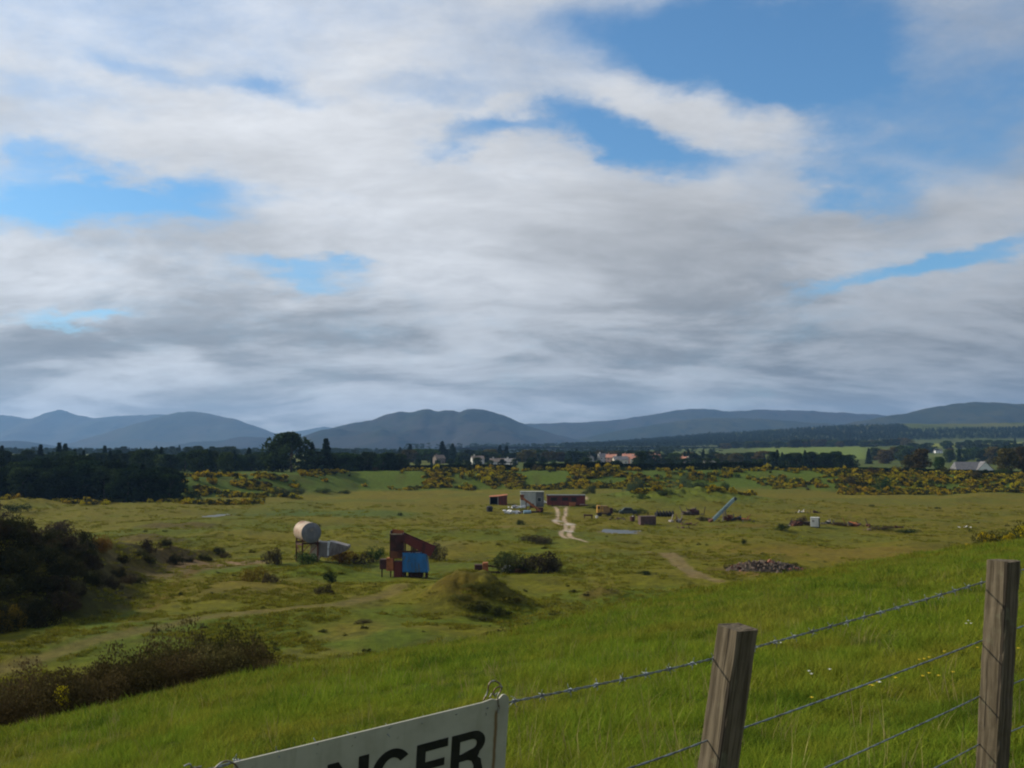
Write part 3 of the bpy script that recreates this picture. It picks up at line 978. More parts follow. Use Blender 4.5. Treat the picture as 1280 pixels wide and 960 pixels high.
rg = np.random.default_rng(5)
n = 17000
x = rg.uniform(-300, 2300, n); y = rg.uniform(2330, 3290, n)
z = hillside_z(x, y)
px = CX + F * x / y; py = HY - F * z / y
top = np.interp(px, [640, 680, 770, 860, 900, 960, 1040, 1126, 1134, 1140, 1300], [561, 560, 554, 546, 543, 539.5, 534, 532, 536, 538, 535])
bot = np.interp(px, [640, 760, 900, 1000, 1128, 1300], [566, 564, 561, 558, 551, 547])
ok = (py > top) & (py < bot) & (px > 640) & (px < 1340)
P = np.stack([x, y, z - 1], 1)[ok]
hh = rg.uniform(8.5, 10.5, len(P))
scatter('conifer_plantation', P, np.stack([hh * 1.9, hh * 1.9, hh], 1), rg.random(len(P)) * 6.28, [source('plantation_tree', m_, M['needle']) for m_ in small_con],
        'dark conifer plantation covering the hillside below the moorland ridge', 'plantation')
# far low woods that close the plain under the hills
n = 5200
x = rg.uniform(-2200, 1900, n); y = rg.uniform(1150, 3600, n)
pxs = CX + F * x / y
ok = ((pxs < 900) & (fbm(x, y, 420, 3) > -.28)) & (pxs > -60)
x, y = x[ok], y[ok]
z = np.maximum(H(x, y), np.where((pxs[ok] > 500) & (y > 2350), hillside_z(x, y), -99)) - .5
hh = rg.uniform(7, 12, len(x))
scatter('far_wood', np.stack([x, y, z], 1), np.stack([hh * 1.3, hh * 1.3, hh], 1), rg.random(len(x)) * 6.28,
        [source('far_wood_tree', crown_mesh('far_wood_tree', broad_clumps(70 + i, .44, .05, 16), 260, .07, 70 + i), M['leaf_dark']) for i in range(3)],
        'low dark woods stretching across the plain beneath the hills', 'woodland')


# hedge along the crest of the embankment
def hedge(pxa, pxb, label, hgt=3.2):
    rg = np.random.default_rng(int(pxa))
    A = np.arange(pxa, pxb, .8)
    D = 503.0
    xs = (A - CX) / F * D; ys = np.full_like(xs, D) + fbm(xs, xs * 0, 60, 2) * 4
    n = int(len(A) * 46)
    k = rg.integers(0, len(A), n)
    w = rg.uniform(-1.1, 1.1, n)
    hz_ = hgt * (1 + .12 * fbm(xs, xs * 0 + 5, 7, 3))[k]
    zz = hz_ * (1 - rg.random(n) ** 1.6)
    P = np.stack([xs[k] + rg.normal(size=n) * .2, ys[k] + w, H(xs[k], ys[k]) + zz], 1)
    V, Q = leaf_quads(P, .42, rg)
    o = link('hedge', arrays_mesh('hedge', V, Q, False, {'tint': ('FLOAT', np.repeat(rg.random(n), 4))}), None, (M['hedge_leaf'],))
    tag(o, label, 'hedge')


hedge(478, 640, 'dark clipped hedge on the embankment crest left of the white village vans', 2.6)
hedge(655, 950, 'long dark clipped hedge on the embankment crest behind the red shed', 3.4)
hedge(950, 1290, 'dark clipped hedge on the embankment crest in front of the white bungalow', 2.1)

# ------------------------------------------------------------------ bushes
def bush_clumps(seed, n=16, spiky=0.0):
    rg = random.Random(seed); out = []
    for i in range(n):
        a = rg.random() * 6.283; q = .78 * math.sqrt(rg.random())
        top = (1 - q * q * .75)
        z = rg.uniform(.12, 1) * top * .8
        s = rg.uniform(.16, .30)
        out.append((q * math.cos(a), q * math.sin(a), min(z, 1 - s), s * 1.2, s))
    return out


BUSH_FAR = [crown_mesh('foliage', bush_clumps(100 + i, 12), 420, .085, 100 + i, 0.0) for i in range(4)]
BUSH_MID = [crown_mesh('foliage', bush_clumps(110 + i, 20), 1900, .045, 110 + i, 0.0) for i in range(4)]
BUSH_NEAR = [crown_mesh('foliage', bush_clumps(120 + i, 60), 10500, .024, 120 + i, 0.0) for i in range(3)]


def bloom_mesh(seed, n, size, amount=.5):
    rg = np.random.default_rng(seed)
    cl = bush_clumps(seed, 14)
    cl = [c for c in cl if c[2] > .15] or cl
    rg2 = random.Random(seed); cl = rg2.sample(cl, max(3, int(len(cl) * amount)))
    cl = [(c[0] * 1.05, c[1] * 1.05, c[2] + .05, c[3] * 1.05, c[4] * 1.1) for c in cl]
    P, t = cloud(cl, n, size, rg, .8)
    P = P[P[:, 2] > .05]
    V, Q = leaf_quads(P, size, rg)
    return arrays_mesh('blossom', V, Q, False, {'tint': ('FLOAT', np.repeat(rg.random(len(P)), 4))})


BLOOM_FAR = [bloom_mesh(100 + i, 420, .085, a) for i, a in enumerate((.7, .5, .8, .4))]
BLOOM_MID = [bloom_mesh(110 + i, 700, .040, a) for i, a in enumerate((.5, .35, .7, .3))]
BUSH_STEM = trunk_mesh('stem', 77, .55, .03, 7)


def bush(p, w, h, lod, leaf, label, group=None, bloom=None, name='bush', cat='bush', flat=False):
    """w: full width, h: height.  foliage, stems and (gorse) blossom are its parts"""
    k = random.randrange(3)
    src = {'far': BUSH_FAR, 'mid': BUSH_MID, 'near': BUSH_NEAR}[lod]
    k = random.randrange(len(src))
    if lod == 'far' and not bloom:
        o = bpy.data.objects.new(name, mat_copy(src[k], M[leaf])); COL.objects.link(o); tag(o, label, cat, group)
        o.location = p; o.scale = (w / 2, w / 2 * random.uniform(.8, 1.1), h); o.rotation_euler = (0, 0, random.random() * 6.28)
        return o
    t = empty(name, p, random.random() * 6.28, label, cat, group)
    t.scale = (w / 2, w / 2 * random.uniform(.85, 1.1), h)
    lst = [('foliage', mat_copy(src[k], M[leaf]))]
    if lod != 'far': lst.append(('stem', mat_copy(BUSH_STEM, M['bark'])))
    if bloom is not None:
        bl = BLOOM_FAR if lod == 'far' else BLOOM_MID
        lst.append(('blossom', mat_copy(bl[k % len(bl)], M['gorse_bloom'])))
    for n_, me in lst:
        o = bpy.data.objects.new(n_, me); COL.objects.link(o); o.parent = t
    return t


def seen(px, py, wpx, hpx, lod, leaf, label, group=None, bloom=None, name='bush', cat='bush', tmin=45):
    p = hit(px, py, tmin)
    s = p.y / F
    p.z -= .05
    return bush(p, wpx * s, hpx * s, lod, leaf, label, group, bloom, name, cat)


# gorse on the far embankment: each bush a thing
def gorse_zone(n, pxr, Dr, wr, label, group, frac=.75, dens=None, hr=(.55, .8)):
    k = 0; tries = 0
    while k < n and tries < n * 30:
        tries += 1
        px = random.uniform(*pxr); D = random.uniform(*Dr)
        if dens and random.random() > dens(px, D): continue
        p = on(px, D); p.z -= .1
        w = random.uniform(*wr)
        b = True if random.random() < frac else None
        bush(p, w, w * random.uniform(*hr), 'far', 'gorse_leaf' if b else random.choice(['gorse_leaf', 'scrub_leaf', 'leaf_mid']),
             ('yellow flowering' if b else 'dark unflowered') + label, group + (' (in flower)' if b else ' (not in flower)'), b, 'gorse_bush', 'gorse bush')
        k += 1


def gorse_stuff():
    rg = np.random.default_rng(31)
    V0 = []
    for i in range(4):
        cl = bush_clumps(300 + i, 9)
        P, t = cloud(cl, 260, .1, rg); P[:, 2] = np.abs(P[:, 2])
        Pb, tb = cloud([(c[0] * 1.04, c[1] * 1.04, c[2] + .04, c[3], c[4]) for c in cl[: (3, 5, 7, 2)[i]]], 200, .1, rg, .85); Pb[:, 2] = np.abs(Pb[:, 2])
        A = np.concatenate([P, Pb]); tt = np.concatenate([t, tb])
        V, Q = leaf_quads(A, .105, rg)
        me = arrays_mesh('gorse_tuft', V, Q, False, {'tint': ('FLOAT', np.repeat(tt, 4))}, np.r_[np.zeros(len(P)), np.ones(len(Pb))])
        me.materials.append(M['gorse_leaf']); me.materials.append(M['gorse_bloom'])
        V0.append(bpy.data.objects.new('gorse_tuft', me))
    zones = [(530, 655, 452, 500, 330, .10), (655, 712, 450, 462, 60, 0), (655, 712, 492, 500, 40, 0), (712, 800, 448, 500, 300, .05), (800, 960, 455, 498, 130, .25), (960, 1080, 438, 490, 110, .2),
             (1050, 1300, 405, 470, 520, -.25), (212, 372, 366, 428, 260, .02), (372, 530, 445, 495, 90, .3), (790, 940, 330, 374, 90, .2), (-20, 330, 318, 336, 90, .1)]
    P = []
    for (a, b, d0, d1, n, th) in zones:
        px = rg.uniform(a, b, n * 3); D = rg.uniform(d0, d1, n * 3); x = (px - CX) / F * D
        ok = fbm(x, D, 13, 3) > th - .12
        P.append(np.stack([x[ok], D[ok]], 1)[:int(n * 1.5)])
    P = np.concatenate(P); x, y = P[:, 0], P[:, 1]
    w = rg.uniform(1.1, 2.4, len(x))
    scatter('gorse_thicket', np.stack([x, y, H(x, y) - .1], 1), np.stack([w, w, w * rg.uniform(.75, 1.1, len(x))], 1), rg.random(len(x)) * 6.28, V0, 'low half-flowering gorse thicket spreading over the far embankment', 'gorse thicket')


gorse_stuff()
gap = lambda px, D: (0.05 if 632 < px < 706 and D > 462 and D < 488 else 1.0) * (0.35 if px < 560 and D < 478 else 1.0)
gorse_zone(28, (535, 655), (456, 500), (3.0, 6.0), ' gorse bush on the embankment above the open fronted shed', 'gorse on the embankment left of the red shed', .85, gap)
gorse_zone(17, (640, 712), (452, 500), (2.6, 4.6), ' gorse bush on the embankment behind the caravan', 'gorse on the embankment behind the caravan', .8, lambda px, D: 1.0 if (D < 460 or D > 490) else .02)
gorse_zone(27, (706, 800), (446, 500), (3.2, 6.0), ' gorse bush on the embankment right of the red shed', 'gorse on the embankment right of the red shed', .82)
gorse_zone(17, (800, 960), (452, 498), (2.6, 4.4), ' gorse bush on the embankment above the conveyor', 'gorse on the embankment above the conveyor', .6)
gorse_zone(14, (800, 935), (335, 372), (2.2, 3.8), ' gorse bush on top of the green rise', 'gorse on the green rise', .75)
gorse_zone(14, (960, 1075), (432, 492), (2.2, 4.2), ' gorse bush on the embankment left of the brown thicket', 'gorse left of the brown thicket', .75)
gorse_zone(33, (1050, 1290), (408, 470), (3.4, 6.4), ' gorse bush in the thicket below the white bungalow', 'gorse thicket below the bungalow', .6)
gorse_zone(10, (370, 535), (440, 492), (2.5, 4.5), ' gorse bush scattered on the green embankment', 'gorse scattered on the left embankment', .7)
gorse_zone(24, (212, 350), (372, 425), (3.0, 5.2), ' gorse bush on the slope below the big round tree', 'gorse below the big round tree', .62)
gorse_zone(8, (130, 330), (318, 350), (1.6, 3.0), ' gorse bush along the foot of the dark tree belt', 'gorse along the foot of the dark trees', .4)
for px, D, w, h, lf, lab in [(672, 498, 6.5, 3.6, 'scrub_leaf', 'dark brown bush on the embankment crest above the red shed'), (1103, 415, 9, 8.2, 'leaf_mid', 'tall dark green bush on the embankment right of the brown thicket'),
                             (853, 430, 10, 9, 'leaf_pale', 'tall grey-green willow bush on the embankment above the conveyor'), (876, 430, 9, 5.4, 'leaf_mid', 'dark green bush right of the tall willow bush'),
                             (797, 395, 8.5, 8.0, 'leaf_pale', 'grey-green willow bush at the foot of the embankment right of the red shed'), (785, 390, 6, 6, 'leaf_pale', 'smaller willow bush left of the grey-green willow'),
                             (738, 352, 4.6, 4.6, 'leaf_pale', 'pale willow bush growing at the right end of the red shed'), (731, 356, 3.4, 2.6, 'leaf_pale', 'low pale bush beside the red shed'),
                             (905, 436, 5, 4.4, 'leaf_mid', 'small dark bush on the embankment right of the willows'), (1062, 440, 9, 4.5, 'scrub_leaf', 'brown thicket bush at the left end of the gorse thicket'),
                             (1120, 470, 8, 4.0, 'scrub_leaf', 'brown bush under the russet tree'), (1180, 468, 9, 4.0, 'scrub_leaf', 'brown bush below the hedge by the bungalow'), (1215, 440, 8, 4.4, 'scrub_leaf', 'brown bush among gorse below the white gable'),
                             (1090, 455, 8, 4.0, 'scrub_leaf', 'brown bush behind the tall dark green bush'), (1250, 458, 10, 5, 'leaf_mid', 'dark green bush under the olive trees at right'),
                             (370, 400, 9, 3.2, 'leaf_pale', 'low pale green bush at the foot of the left embankment'), (345, 395, 8, 3.4, 'leaf_pale', 'pale bush left of the low pale green bush'), (405, 415, 9, 2.4, 'leaf_mid', 'low dark bush at the foot of the embankment'),
                             (430, 425, 8, 2.0, 'leaf_mid', 'low flat bush farther along the embankment foot'), (243, 345, 6.5, 4.4, 'leaf_mid', 'round bush in front of the gorse slope, right of two'), (222, 345, 6.5, 5.2, 'leaf_mid', 'round bush in front of the gorse slope, left of two'),
                             (832, 322, 7, 2.6, 'leaf_mid', 'low green bush on the face of the green rise'), (800, 318, 6, 2.0, 'leaf_mid', 'low bush at the left foot of the green rise')]:
    p = on(px, D); p.z -= .1
    bush(p, w, h, 'mid', lf, lab)

# right-hand gorse bank on the lip of the slope
k = 0
for _try in range(3000):
    if k >= 84: break
    px = random.uniform(1186, 1345); D = random.uniform(76, 112)
    p = on(px, D)
    top = np.interp(px, [1188, 1215, 1250, 1280, 1340], [680, 662, 648, 634, 620]) + random.uniform(0, 22)
    hgt = (HY - top) / F * D - p.z
    if hgt < .5: continue
    hgt = min(hgt, 2.6); w = max(1.5, min(2.8, hgt * 1.6)) * random.uniform(.9, 1.15); p.z -= .1
    b = True if random.random() < .84 else None
    bush(p, w, hgt, 'mid', 'gorse_leaf', ('yellow flowering' if b else 'dark unflowered') + ' gorse bush on the bank at the right edge', 'gorse on the right bank' + (' (in flower)' if b else ' (not in flower)'), b, 'gorse_bush', 'gorse bush')
    k += 1

# spoil bank scrub at left
bank_spots = [(-20, 655, 60, 36, 'scrub_leaf'), (12, 672, 44, 30, 'gorse_leaf'), (30, 690, 50, 32, 'gorse_leaf'), (70, 668, 44, 20, 'scrub_leaf'), (86, 692, 46, 30, 'scrub_leaf'), (60, 706, 44, 27, 'gorse_leaf'), (20, 715, 60, 35, 'gorse_leaf'), (-10, 700, 60, 40, 'gorse_leaf'), (80, 722, 46, 24, 'gorse_leaf'), (45, 735, 50, 27, 'gorse_leaf'), (10, 745, 50, 28, 'gorse_leaf'), (128, 690, 30, 23, 'gold_leaf'), (185, 690, 34, 19, 'scrub_leaf'), (10, 785, 40, 32, 'gold_leaf'), (-15, 790, 46, 32, 'gorse_leaf'), (35, 765, 40, 19, 'gorse_leaf'), (70, 755, 40, 17, 'gorse_leaf')]
for i, (px, py, w, h, lf) in enumerate(bank_spots):
    what = {'scrub_leaf': 'brown leafless looking', 'gorse_leaf': 'dark green', 'gold_leaf': 'rusty golden'}[lf]
    lab = {11: 'rusty golden bush on the crest of the spoil bank', 13: 'rusty golden bush at the foot of the spoil bank by the left edge', 4: 'large dark bush standing up on the spoil bank crest', 12: 'thin brown bush at the right end of the spoil bank'}.get(i)
    seen(px, py, w * 1.1, h * 1.05, 'mid', {'scrub_leaf': 'bank_twig_shaded', 'gorse_leaf': 'bank_leaf_shaded'}.get(lf, lf), lab or what + ' scrub bush on the dark spoil bank', None if lab else what + ' scrub on the spoil bank', None, 'scrub_bush', 'bush')

k = 0
for _try in range(600):
    if k >= 120: break
    t_ = random.random() ** 1.1 * .92; ii = min(int(t_ * 5), 4); ff = t_ * 5 - ii
    bx_ = BANK[ii][0] * (1 - ff) + BANK[ii + 1][0] * ff; by_ = BANK[ii][1] * (1 - ff) + BANK[ii + 1][1] * ff
    off = random.uniform(-2, 18) * (1 - t_ * .74)
    x_ = bx_ + off * .85; y_ = by_ - off * .55
    w = random.uniform(2.6, 4.6) * (1 - t_ * .45)
    if y_ > 124 and random.random() < .88: continue
    p = Vector((x_, y_, h1(x_, y_) - .15))
    lf = 'scrub_leaf' if random.random() < .3 else 'gorse_leaf'
    zone = 'along its crest' if off < 3 * (1 - t_ * .72) else 'on its shaded face' if off < 10 * (1 - t_ * .72) else 'at its foot'
    end = 'left' if t_ < .33 else 'middle' if t_ < .62 else 'right'
    kind_ = 'brown leafless looking' if lf == 'scrub_leaf' else 'dark green'
    bush(p, w, w * random.uniform(.4, .66), 'mid', 'bank_twig_shaded' if lf == 'scrub_leaf' else 'bank_leaf_shaded', kind_ + ' scrub on the ' + end + ' part of the spoil bank, ' + zone, kind_ + ' bank scrub, ' + end + ' ' + zone, None, 'scrub_bush', 'bush')
    k += 1

# mid-floor bushes
for px, py, w, h, lf, lab in [
    (640, 716, 60, 28, 'gorse_leaf', 'dark green bush, left half of the big thicket by the rusty wreckage'), (674, 716, 66, 32, 'scrub_leaf', 'dark brown bush, right half of the big thicket by the rusty wreckage'), (692, 716, 30, 22, 'scrub_leaf', 'low brown bush at the right end of the big thicket'),
    (632, 708, 40, 22, 'leaf_mid', 'green bush behind the left end of the big thicket'), (665, 678, 44, 12, 'scrub_leaf', 'low brown bush on the swell behind the big thicket'), (680, 680, 26, 12, 'scrub_leaf', 'small brown bush right of the low one on the swell'),
    (651, 656, 14, 8, 'leaf_dark', 'small round dark bush between the white rubbish and the big thicket'), (428, 703, 48, 20, 'gold_leaf', 'rusty brown bush in front of the pale steel hopper'), (452, 704, 32, 18, 'scrub_leaf', 'brown bush right of the pale steel hopper'),
    (470, 702, 28, 22, 'leaf_mid', 'dark green bush left of the rusty loading hopper'), (385, 706, 42, 20, 'leaf_mid', 'dark green bush under the raised tank'), (340, 706, 34, 26, 'scrub_leaf', 'tall brown bush left of the raised tank'),
    (318, 726, 40, 22, 'gold_leaf', 'rusty golden bush on the floor left of the raised tank'), (338, 728, 24, 14, 'scrub_leaf', 'low brown bush right of the rusty golden one'), (412, 728, 26, 18, 'leaf_dark', 'very dark bush on the green swell below the pale hopper'),
    (405, 742, 34, 14, 'scrub_leaf', 'low grey-brown bush below the green swell'), (545, 700, 34, 28, 'scrub_leaf', 'brown bush behind the right side of the rusty loading hopper'), (930, 680, 11, 8, 'leaf_dark', 'small round dark bush alone left of the rubble heap'),
    (978, 663, 24, 10, 'leaf_mid', 'dark green hummock bush left of the white water tank'), (808, 718, 30, 6, 'leaf_dark', 'flat dark bush left of the forked wheel ruts'), (745, 636, 30, 5, 'leaf_dark', 'flat dark shrub line between the red shed and the yellow dumper'),
    (20, 640, 44, 12, 'leaf_mid', 'low green bush on the grass knoll at far left'), (600, 762, 54, 12, 'gorse_leaf', 'dark scrub on the face of the grassy spoil mound'), (610, 740, 50, 11, 'moss_leaf', 'dark scrub on the crest of the grassy spoil mound'),
    (575, 750, 40, 9, 'moss_leaf', 'olive scrub on the left face of the grassy spoil mound'), (640, 752, 34, 7, 'moss_leaf', 'olive scrub on the right shoulder of the grassy spoil mound'), (600, 775, 44, 7, 'gorse_leaf', 'low olive scrub at the foot of the grassy spoil mound'), (622, 768, 40, 11, 'gorse_leaf', 'dark green scrub low on the right face of the grassy spoil mound'), (590, 733, 40, 7, 'moss_leaf', 'thin olive scrub on the left crest of the grassy spoil mound'), (454, 779, 26, 6, 'scrub_leaf', 'flat brown clump beside the cart lane'),
    (1001, 656, 26, 13, 'scrub_leaf', 'brown scrub bush behind the scrap left of the white water tank'), (1103, 662, 40, 6, 'scrub_leaf', 'long low brown scrub at the right end of the scrap yard'),
    (1050, 657, 22, 6, 'scrub_leaf', 'low brown scrub between the tank and the red scrap heap'), (1135, 666, 44, 6, 'leaf_mid', 'long low green scrub right of the scrap yard'), (918, 712, 30, 8, 'scrub_leaf', 'low scrub at the left end of the rubble heap'),
    (990, 710, 26, 8, 'scrub_leaf', 'low scrub at the right end of the rubble heap'), (880, 651, 18, 7, 'scrub_leaf', 'brown scrub left of the conveyor foot'), (770, 641, 22, 6, 'leaf_dark', 'dark weeds behind the yellow dumper'), (800, 642, 26, 8, 'leaf_mid', 'green weeds right of the wrecked car'),
    (1090, 634, 9, 4, 'leaf_dark', 'small dark tuft bush far out on the right floor'), (500, 645, 9, 5, 'leaf_dark', 'small dark bush alone on the floor beyond the rusty hopper'), (1172, 636, 10, 3, 'leaf_dark', 'flat dark tuft bush on the far right floor')]:
    seen(px, py, w, h, 'mid', lf, lab)

# near scrub clump on the slope, lower left
for i, (px, D, w, h, lf) in enumerate([(-10, 27, 2.6, 1.5, 'scrub_leaf'), (28, 27, 2.2, 1.7, 'scrub_leaf'), (60, 28, 2.4, 1.8, 'scrub_leaf'), (95, 26.5, 2.2, 1.5, 'scrub_leaf'), (130, 29, 2.4, 1.9, 'scrub_leaf'), (165, 29, 2.2, 1.9, 'scrub_leaf'), (195, 30, 2.4, 2.0, 'gorse_leaf'),
                                       (228, 30, 2.4, 2.0, 'scrub_leaf'), (262, 32, 2.6, 2.1, 'gorse_leaf'), (292, 32, 2.5, 2.0, 'gorse_leaf'), (314, 31, 2.0, 1.4, 'scrub_leaf'), (150, 27, 2.0, 1.3, 'scrub_leaf'), (230, 28, 2.1, 1.3, 'scrub_leaf'), (50, 26, 1.8, 1.1, 'scrub_leaf'), (0, 26, 1.8, 1.1, 'scrub_leaf'), (336, 30, 1.4, .8, 'scrub_leaf'),
                                       (190, 27.5, 2.0, 1.3, 'scrub_leaf'), (110, 27, 1.9, 1.2, 'scrub_leaf'), (270, 29, 2.0, 1.3, 'scrub_leaf'), (300, 29.5, 1.8, 1.1, 'scrub_leaf')]):
    p = on(px, D); p.z -= .15
    lab = {9: 'tallest dark green gorse bush at the right end of the near scrub clump', 8: 'tall dark gorse bush just left of the tallest one in the near scrub clump', 15: 'last low brown bush at the right end of the near scrub clump'}.get(i)
    b = True if i in (3, ) else None
    if i == 3: lab = 'brown bush with a yellow flowering sprig in the near scrub clump'
    o = bush(p, w * 1.12, h * random.uniform(.92, 1.32), 'near', 'heather_leaf' if lf == 'scrub_leaf' else lf, lab or ('dark green gorse' if lf == 'gorse_leaf' else 'brown heathery') + ' bush in the near scrub clump, ' + ('front' if h < 1.35 else 'back') + ' row, ' + ('left' if px < 110 else 'right') + ' half', None if lab else ('dark gorse' if lf == 'gorse_leaf' else 'brown bushes') + ' of the near scrub clump, ' + ('front' if h < 1.35 else 'back') + (' left' if px < 110 else ' right'), None, 'scrub_bush', 'bush')
    if b:
        rg = np.random.default_rng(4)
        P, t = cloud([(.1, -.55, .55, .16, .16), (.2, -.6, .45, .1, .1)], 260, .03, rg, .4)
        V, Q = leaf_quads(P, .022, rg)
        ob = link('blossom', arrays_mesh('blossom', V, Q, False, {'tint': ('FLOAT', np.repeat(rg.random(len(P)), 4))}), o, (M['gorse_bloom'],))
        o.rotation_euler = (0, 0, 0)

# ------------------------------------------------------------------ village
M['white_wall'] = pbr('white_wall', (.50, .49, .46), (.42, .41, .38), .6, .85)
M['bright_wall'] = pbr('bright_wall', (.82, .81, .78), (.74, .73, .70), .6, .85)
M['cream_wall'] = pbr('cream_wall', (.62, .56, .45), (.5, .46, .38), .6, .85)
M['grey_roof'] = pbr('grey_roof', (.16, .155, .16), (.10, .10, .105), 1.2, .8)
M['brown_roof'] = pbr('brown_roof', (.17, .135, .11), (.12, .095, .08), 1.2, .8)
M['pink_roof'] = pbr('pink_roof', (.46, .20, .13), (.36, .17, .12), 1.0, .8)
M['pink_wall'] = pbr('pink_wall', (.58, .34, .24), (.48, .28, .2), .6, .85)
M['glass'] = pbr('glass', (.03, .035, .04), (.02, .02, .025), 1, .15)
M['tyre'] = pbr('tyre', (.02, .02, .02), (.03, .028, .025), 3, .9)
M['door_paint'] = pbr('door_paint', (.10, .07, .05), (.07, .05, .04), 2, .6)


def house(p, w, d, h, rh, rz, wall, roof, label, axis='x', chim=True, name='house', cat='house'):
    t = empty(name, p, rz, label, cat)
    mb = MB()
    if axis == 'x':
        mb.prism([(-d / 2, 0), (d / 2, 0), (d / 2, h), (0, h + rh), (-d / 2, h)], -w / 2, w / 2)
        mb.v = [(v[1], v[0], v[2]) for v in mb.v]
        e = .35; s = rh / (d / 2)
        rb = MB()
        for q in (-1, 1):
            rb.add([(-w / 2 - e, 0, h + rh + .04), (w / 2 + e, 0, h + rh + .04), (w / 2 + e, q * (d / 2 + e), h - e * s + .04), (-w / 2 - e, q * (d / 2 + e), h - e * s + .04),
                    (-w / 2 - e, 0, h + rh + .24), (w / 2 + e, 0, h + rh + .24), (w / 2 + e, q * (d / 2 + e), h - e * s + .2), (-w / 2 - e, q * (d / 2 + e), h - e * s + .2)],
                   [(0, 1, 2, 3), (7, 6, 5, 4), (0, 4, 5, 1), (1, 5, 6, 2), (2, 6, 7, 3), (3, 7, 4, 0)])
    mb.build('wall', wall, t)
    ro = rb.build('roof', roof, t)
    if chim: MB().box(-w * .32, -w * .32 + .9, -.4, .4, h + rh - .5, h + rh + 1.3).build('chimney', wall, ro)
    nwin = max(2, int(w / 3.2))
    floors = 1 if h < 4 else 2
    for fl_ in range(floors):
        for i in range(nwin):
            cx = -w / 2 + w * (i + .5) / nwin
            z0 = .9 + fl_ * 2.6
            if fl_ == 0 and i == nwin // 2:
                MB().box(cx - .5, cx + .5, -d / 2 - .06, -d / 2 - .003, .05, 2.1).build('door', M['door_paint'], t)
                continue
            wn = MB().box(cx - .6, cx + .6, -d / 2 - .05, -d / 2 - .003, z0, z0 + 1.2).build('window', M['white_wall'], t)
            MB().box(cx - .5, cx + .5, -d / 2 - .062, -d / 2 - .053, z0 + .1, z0 + 1.1).build('pane', M['glass'], wn)
    return t


def at_top(px, pytop, D, h):
    """stand a thing of height h so that its top is seen at a photo row; never above ground"""
    x = (px - CX) / F * D
    z = (HY - pytop) / F * D - h
    return Vector((x, D, min(z, h1(x, D) + .3) if True else z))


def vill(px, pytop, D, w, h, rh, rz, wall, roof, label, **kw):
    x = (px - CX) / F * D
    tot = h + rh
    p = Vector((x, D, h1(x, D) - .1))
    need = (HY - pytop) / F * D - p.z       # height that reaches the row seen in the photo
    h2 = max(2.4, need - rh)
    return house(p, w, kw.pop('d', 7.5), min(h2, 6.8), rh, rz, M[wall], M[roof], label, **kw)


vill(597, 570, 800, 9.5, 5, 2.3, .25, 'white_wall', 'brown_roof', 'white house with a brown roof at the left of the village')
vill(622, 573.5, 790, 12, 4, 2.4, .1, 'white_wall', 'brown_roof', 'long low brown-roofed house right of the white village house')
vill(638, 574.5, 780, 9, 4, 2.4, -.5, 'white_wall', 'grey_roof', 'small pale house with a grey roof at the right end of the first village row')
vill(549, 569, 830, 8, 4.5, 2.6, .5, 'brown_roof', 'brown_roof', 'brown house half hidden in trees at the far left of the village')
vill(727, 568, 900, 5, 4.5, 3.2, 1.4, 'white_wall', 'grey_roof', 'narrow white gable peeping out of trees above the red shed')
vill(737, 567, 900, 6, 4.5, 3.4, 1.4, 'white_wall', 'grey_roof', 'pointed white gable left of the pink roofed houses')
vill(752, 567, 905, 7, 4.6, 2.6, .3, 'white_wall', 'grey_roof', 'small white house just left of the pink roofed houses')
vill(764, 568, 870, 9, 4.6, 2.6, -.2, 'pink_wall', 'pink_roof', 'salmon pink house at the left of the pink roofed row')
vill(775, 570.5, 850, 12, 4, 2.6, .1, 'cream_wall', 'grey_roof', 'grey roofed house in the middle of the pink roofed row')
vill(785, 567.5, 875, 10, 4.8, 2.6, -.2, 'pink_wall', 'pink_roof', 'tallest pink roofed house of the row')
vill(794, 570, 860, 9, 4, 2.4, -.1, 'cream_wall', 'pink_roof', 'low pink roofed house at the right of the row')
vill(814, 568.5, 900, 6, 4.8, 2.4, .2, 'pink_wall', 'pink_roof', 'small salmon house, left of the pair right of the mid green tree')
vill(820.5, 568.5, 910, 6, 4.8, 2.4, .2, 'pink_wall', 'pink_roof', 'small salmon house, right of the pair beyond the mid green tree')
vill(855, 571, 860, 6, 4.4, 2.2, -.4, 'pink_wall', 'pink_roof', 'lone pink house near the right end of the village')
vill(862, 572, 850, 7, 4.2, 2.2, .5, 'cream_wall', 'grey_roof', 'lone grey roofed house beside the lone pink house')
vill(887, 577, 720, 9, 3, 1.8, .1, 'white_wall', 'grey_roof', 'low pale farm building in trees right of the village', chim=False)
vill(1171, 561.5, 1480, 11, 3.0, 2.2, .1, 'bright_wall', 'grey_roof', 'tiny white house among the trees above the bungalow')
# the bungalow: a ridge along x and a white gable turned to the camera's right
bp = on(1214, 558); bp.z -= .2
topz = (HY - 577) / F * 558 - bp.z
bt = empty('bungalow', bp, 0, 'white gabled bungalow with a grey slate roof behind the hedge at right', 'house')
hw = topz - 4.6
MB().box(-9, 10.5, -.5, 8.5, 0, hw).build('wall', M['white_wall'], bt)
rb = MB()
rb.add([(-9.4, -1, hw - .1), (8, -1, hw - .1), (5.6, 4, topz - .15), (-8.4, 4, topz - .15), (-9.4, 9, hw - .1), (8, 9, hw - .1)], [(0, 1, 2, 3), (4, 3, 2, 5), (0, 3, 4), (1, 5, 2), (0, 4, 5, 1)])
rb.build('roof', M['grey_roof'], bt)
gb = MB().prism([(1.6, 0), (10.6, 0), (10.6, hw), (6.1, topz - .1), (1.6, hw)], -2.2, 4)
gb.build('gable', M['bright_wall'], bt)
gr = MB()
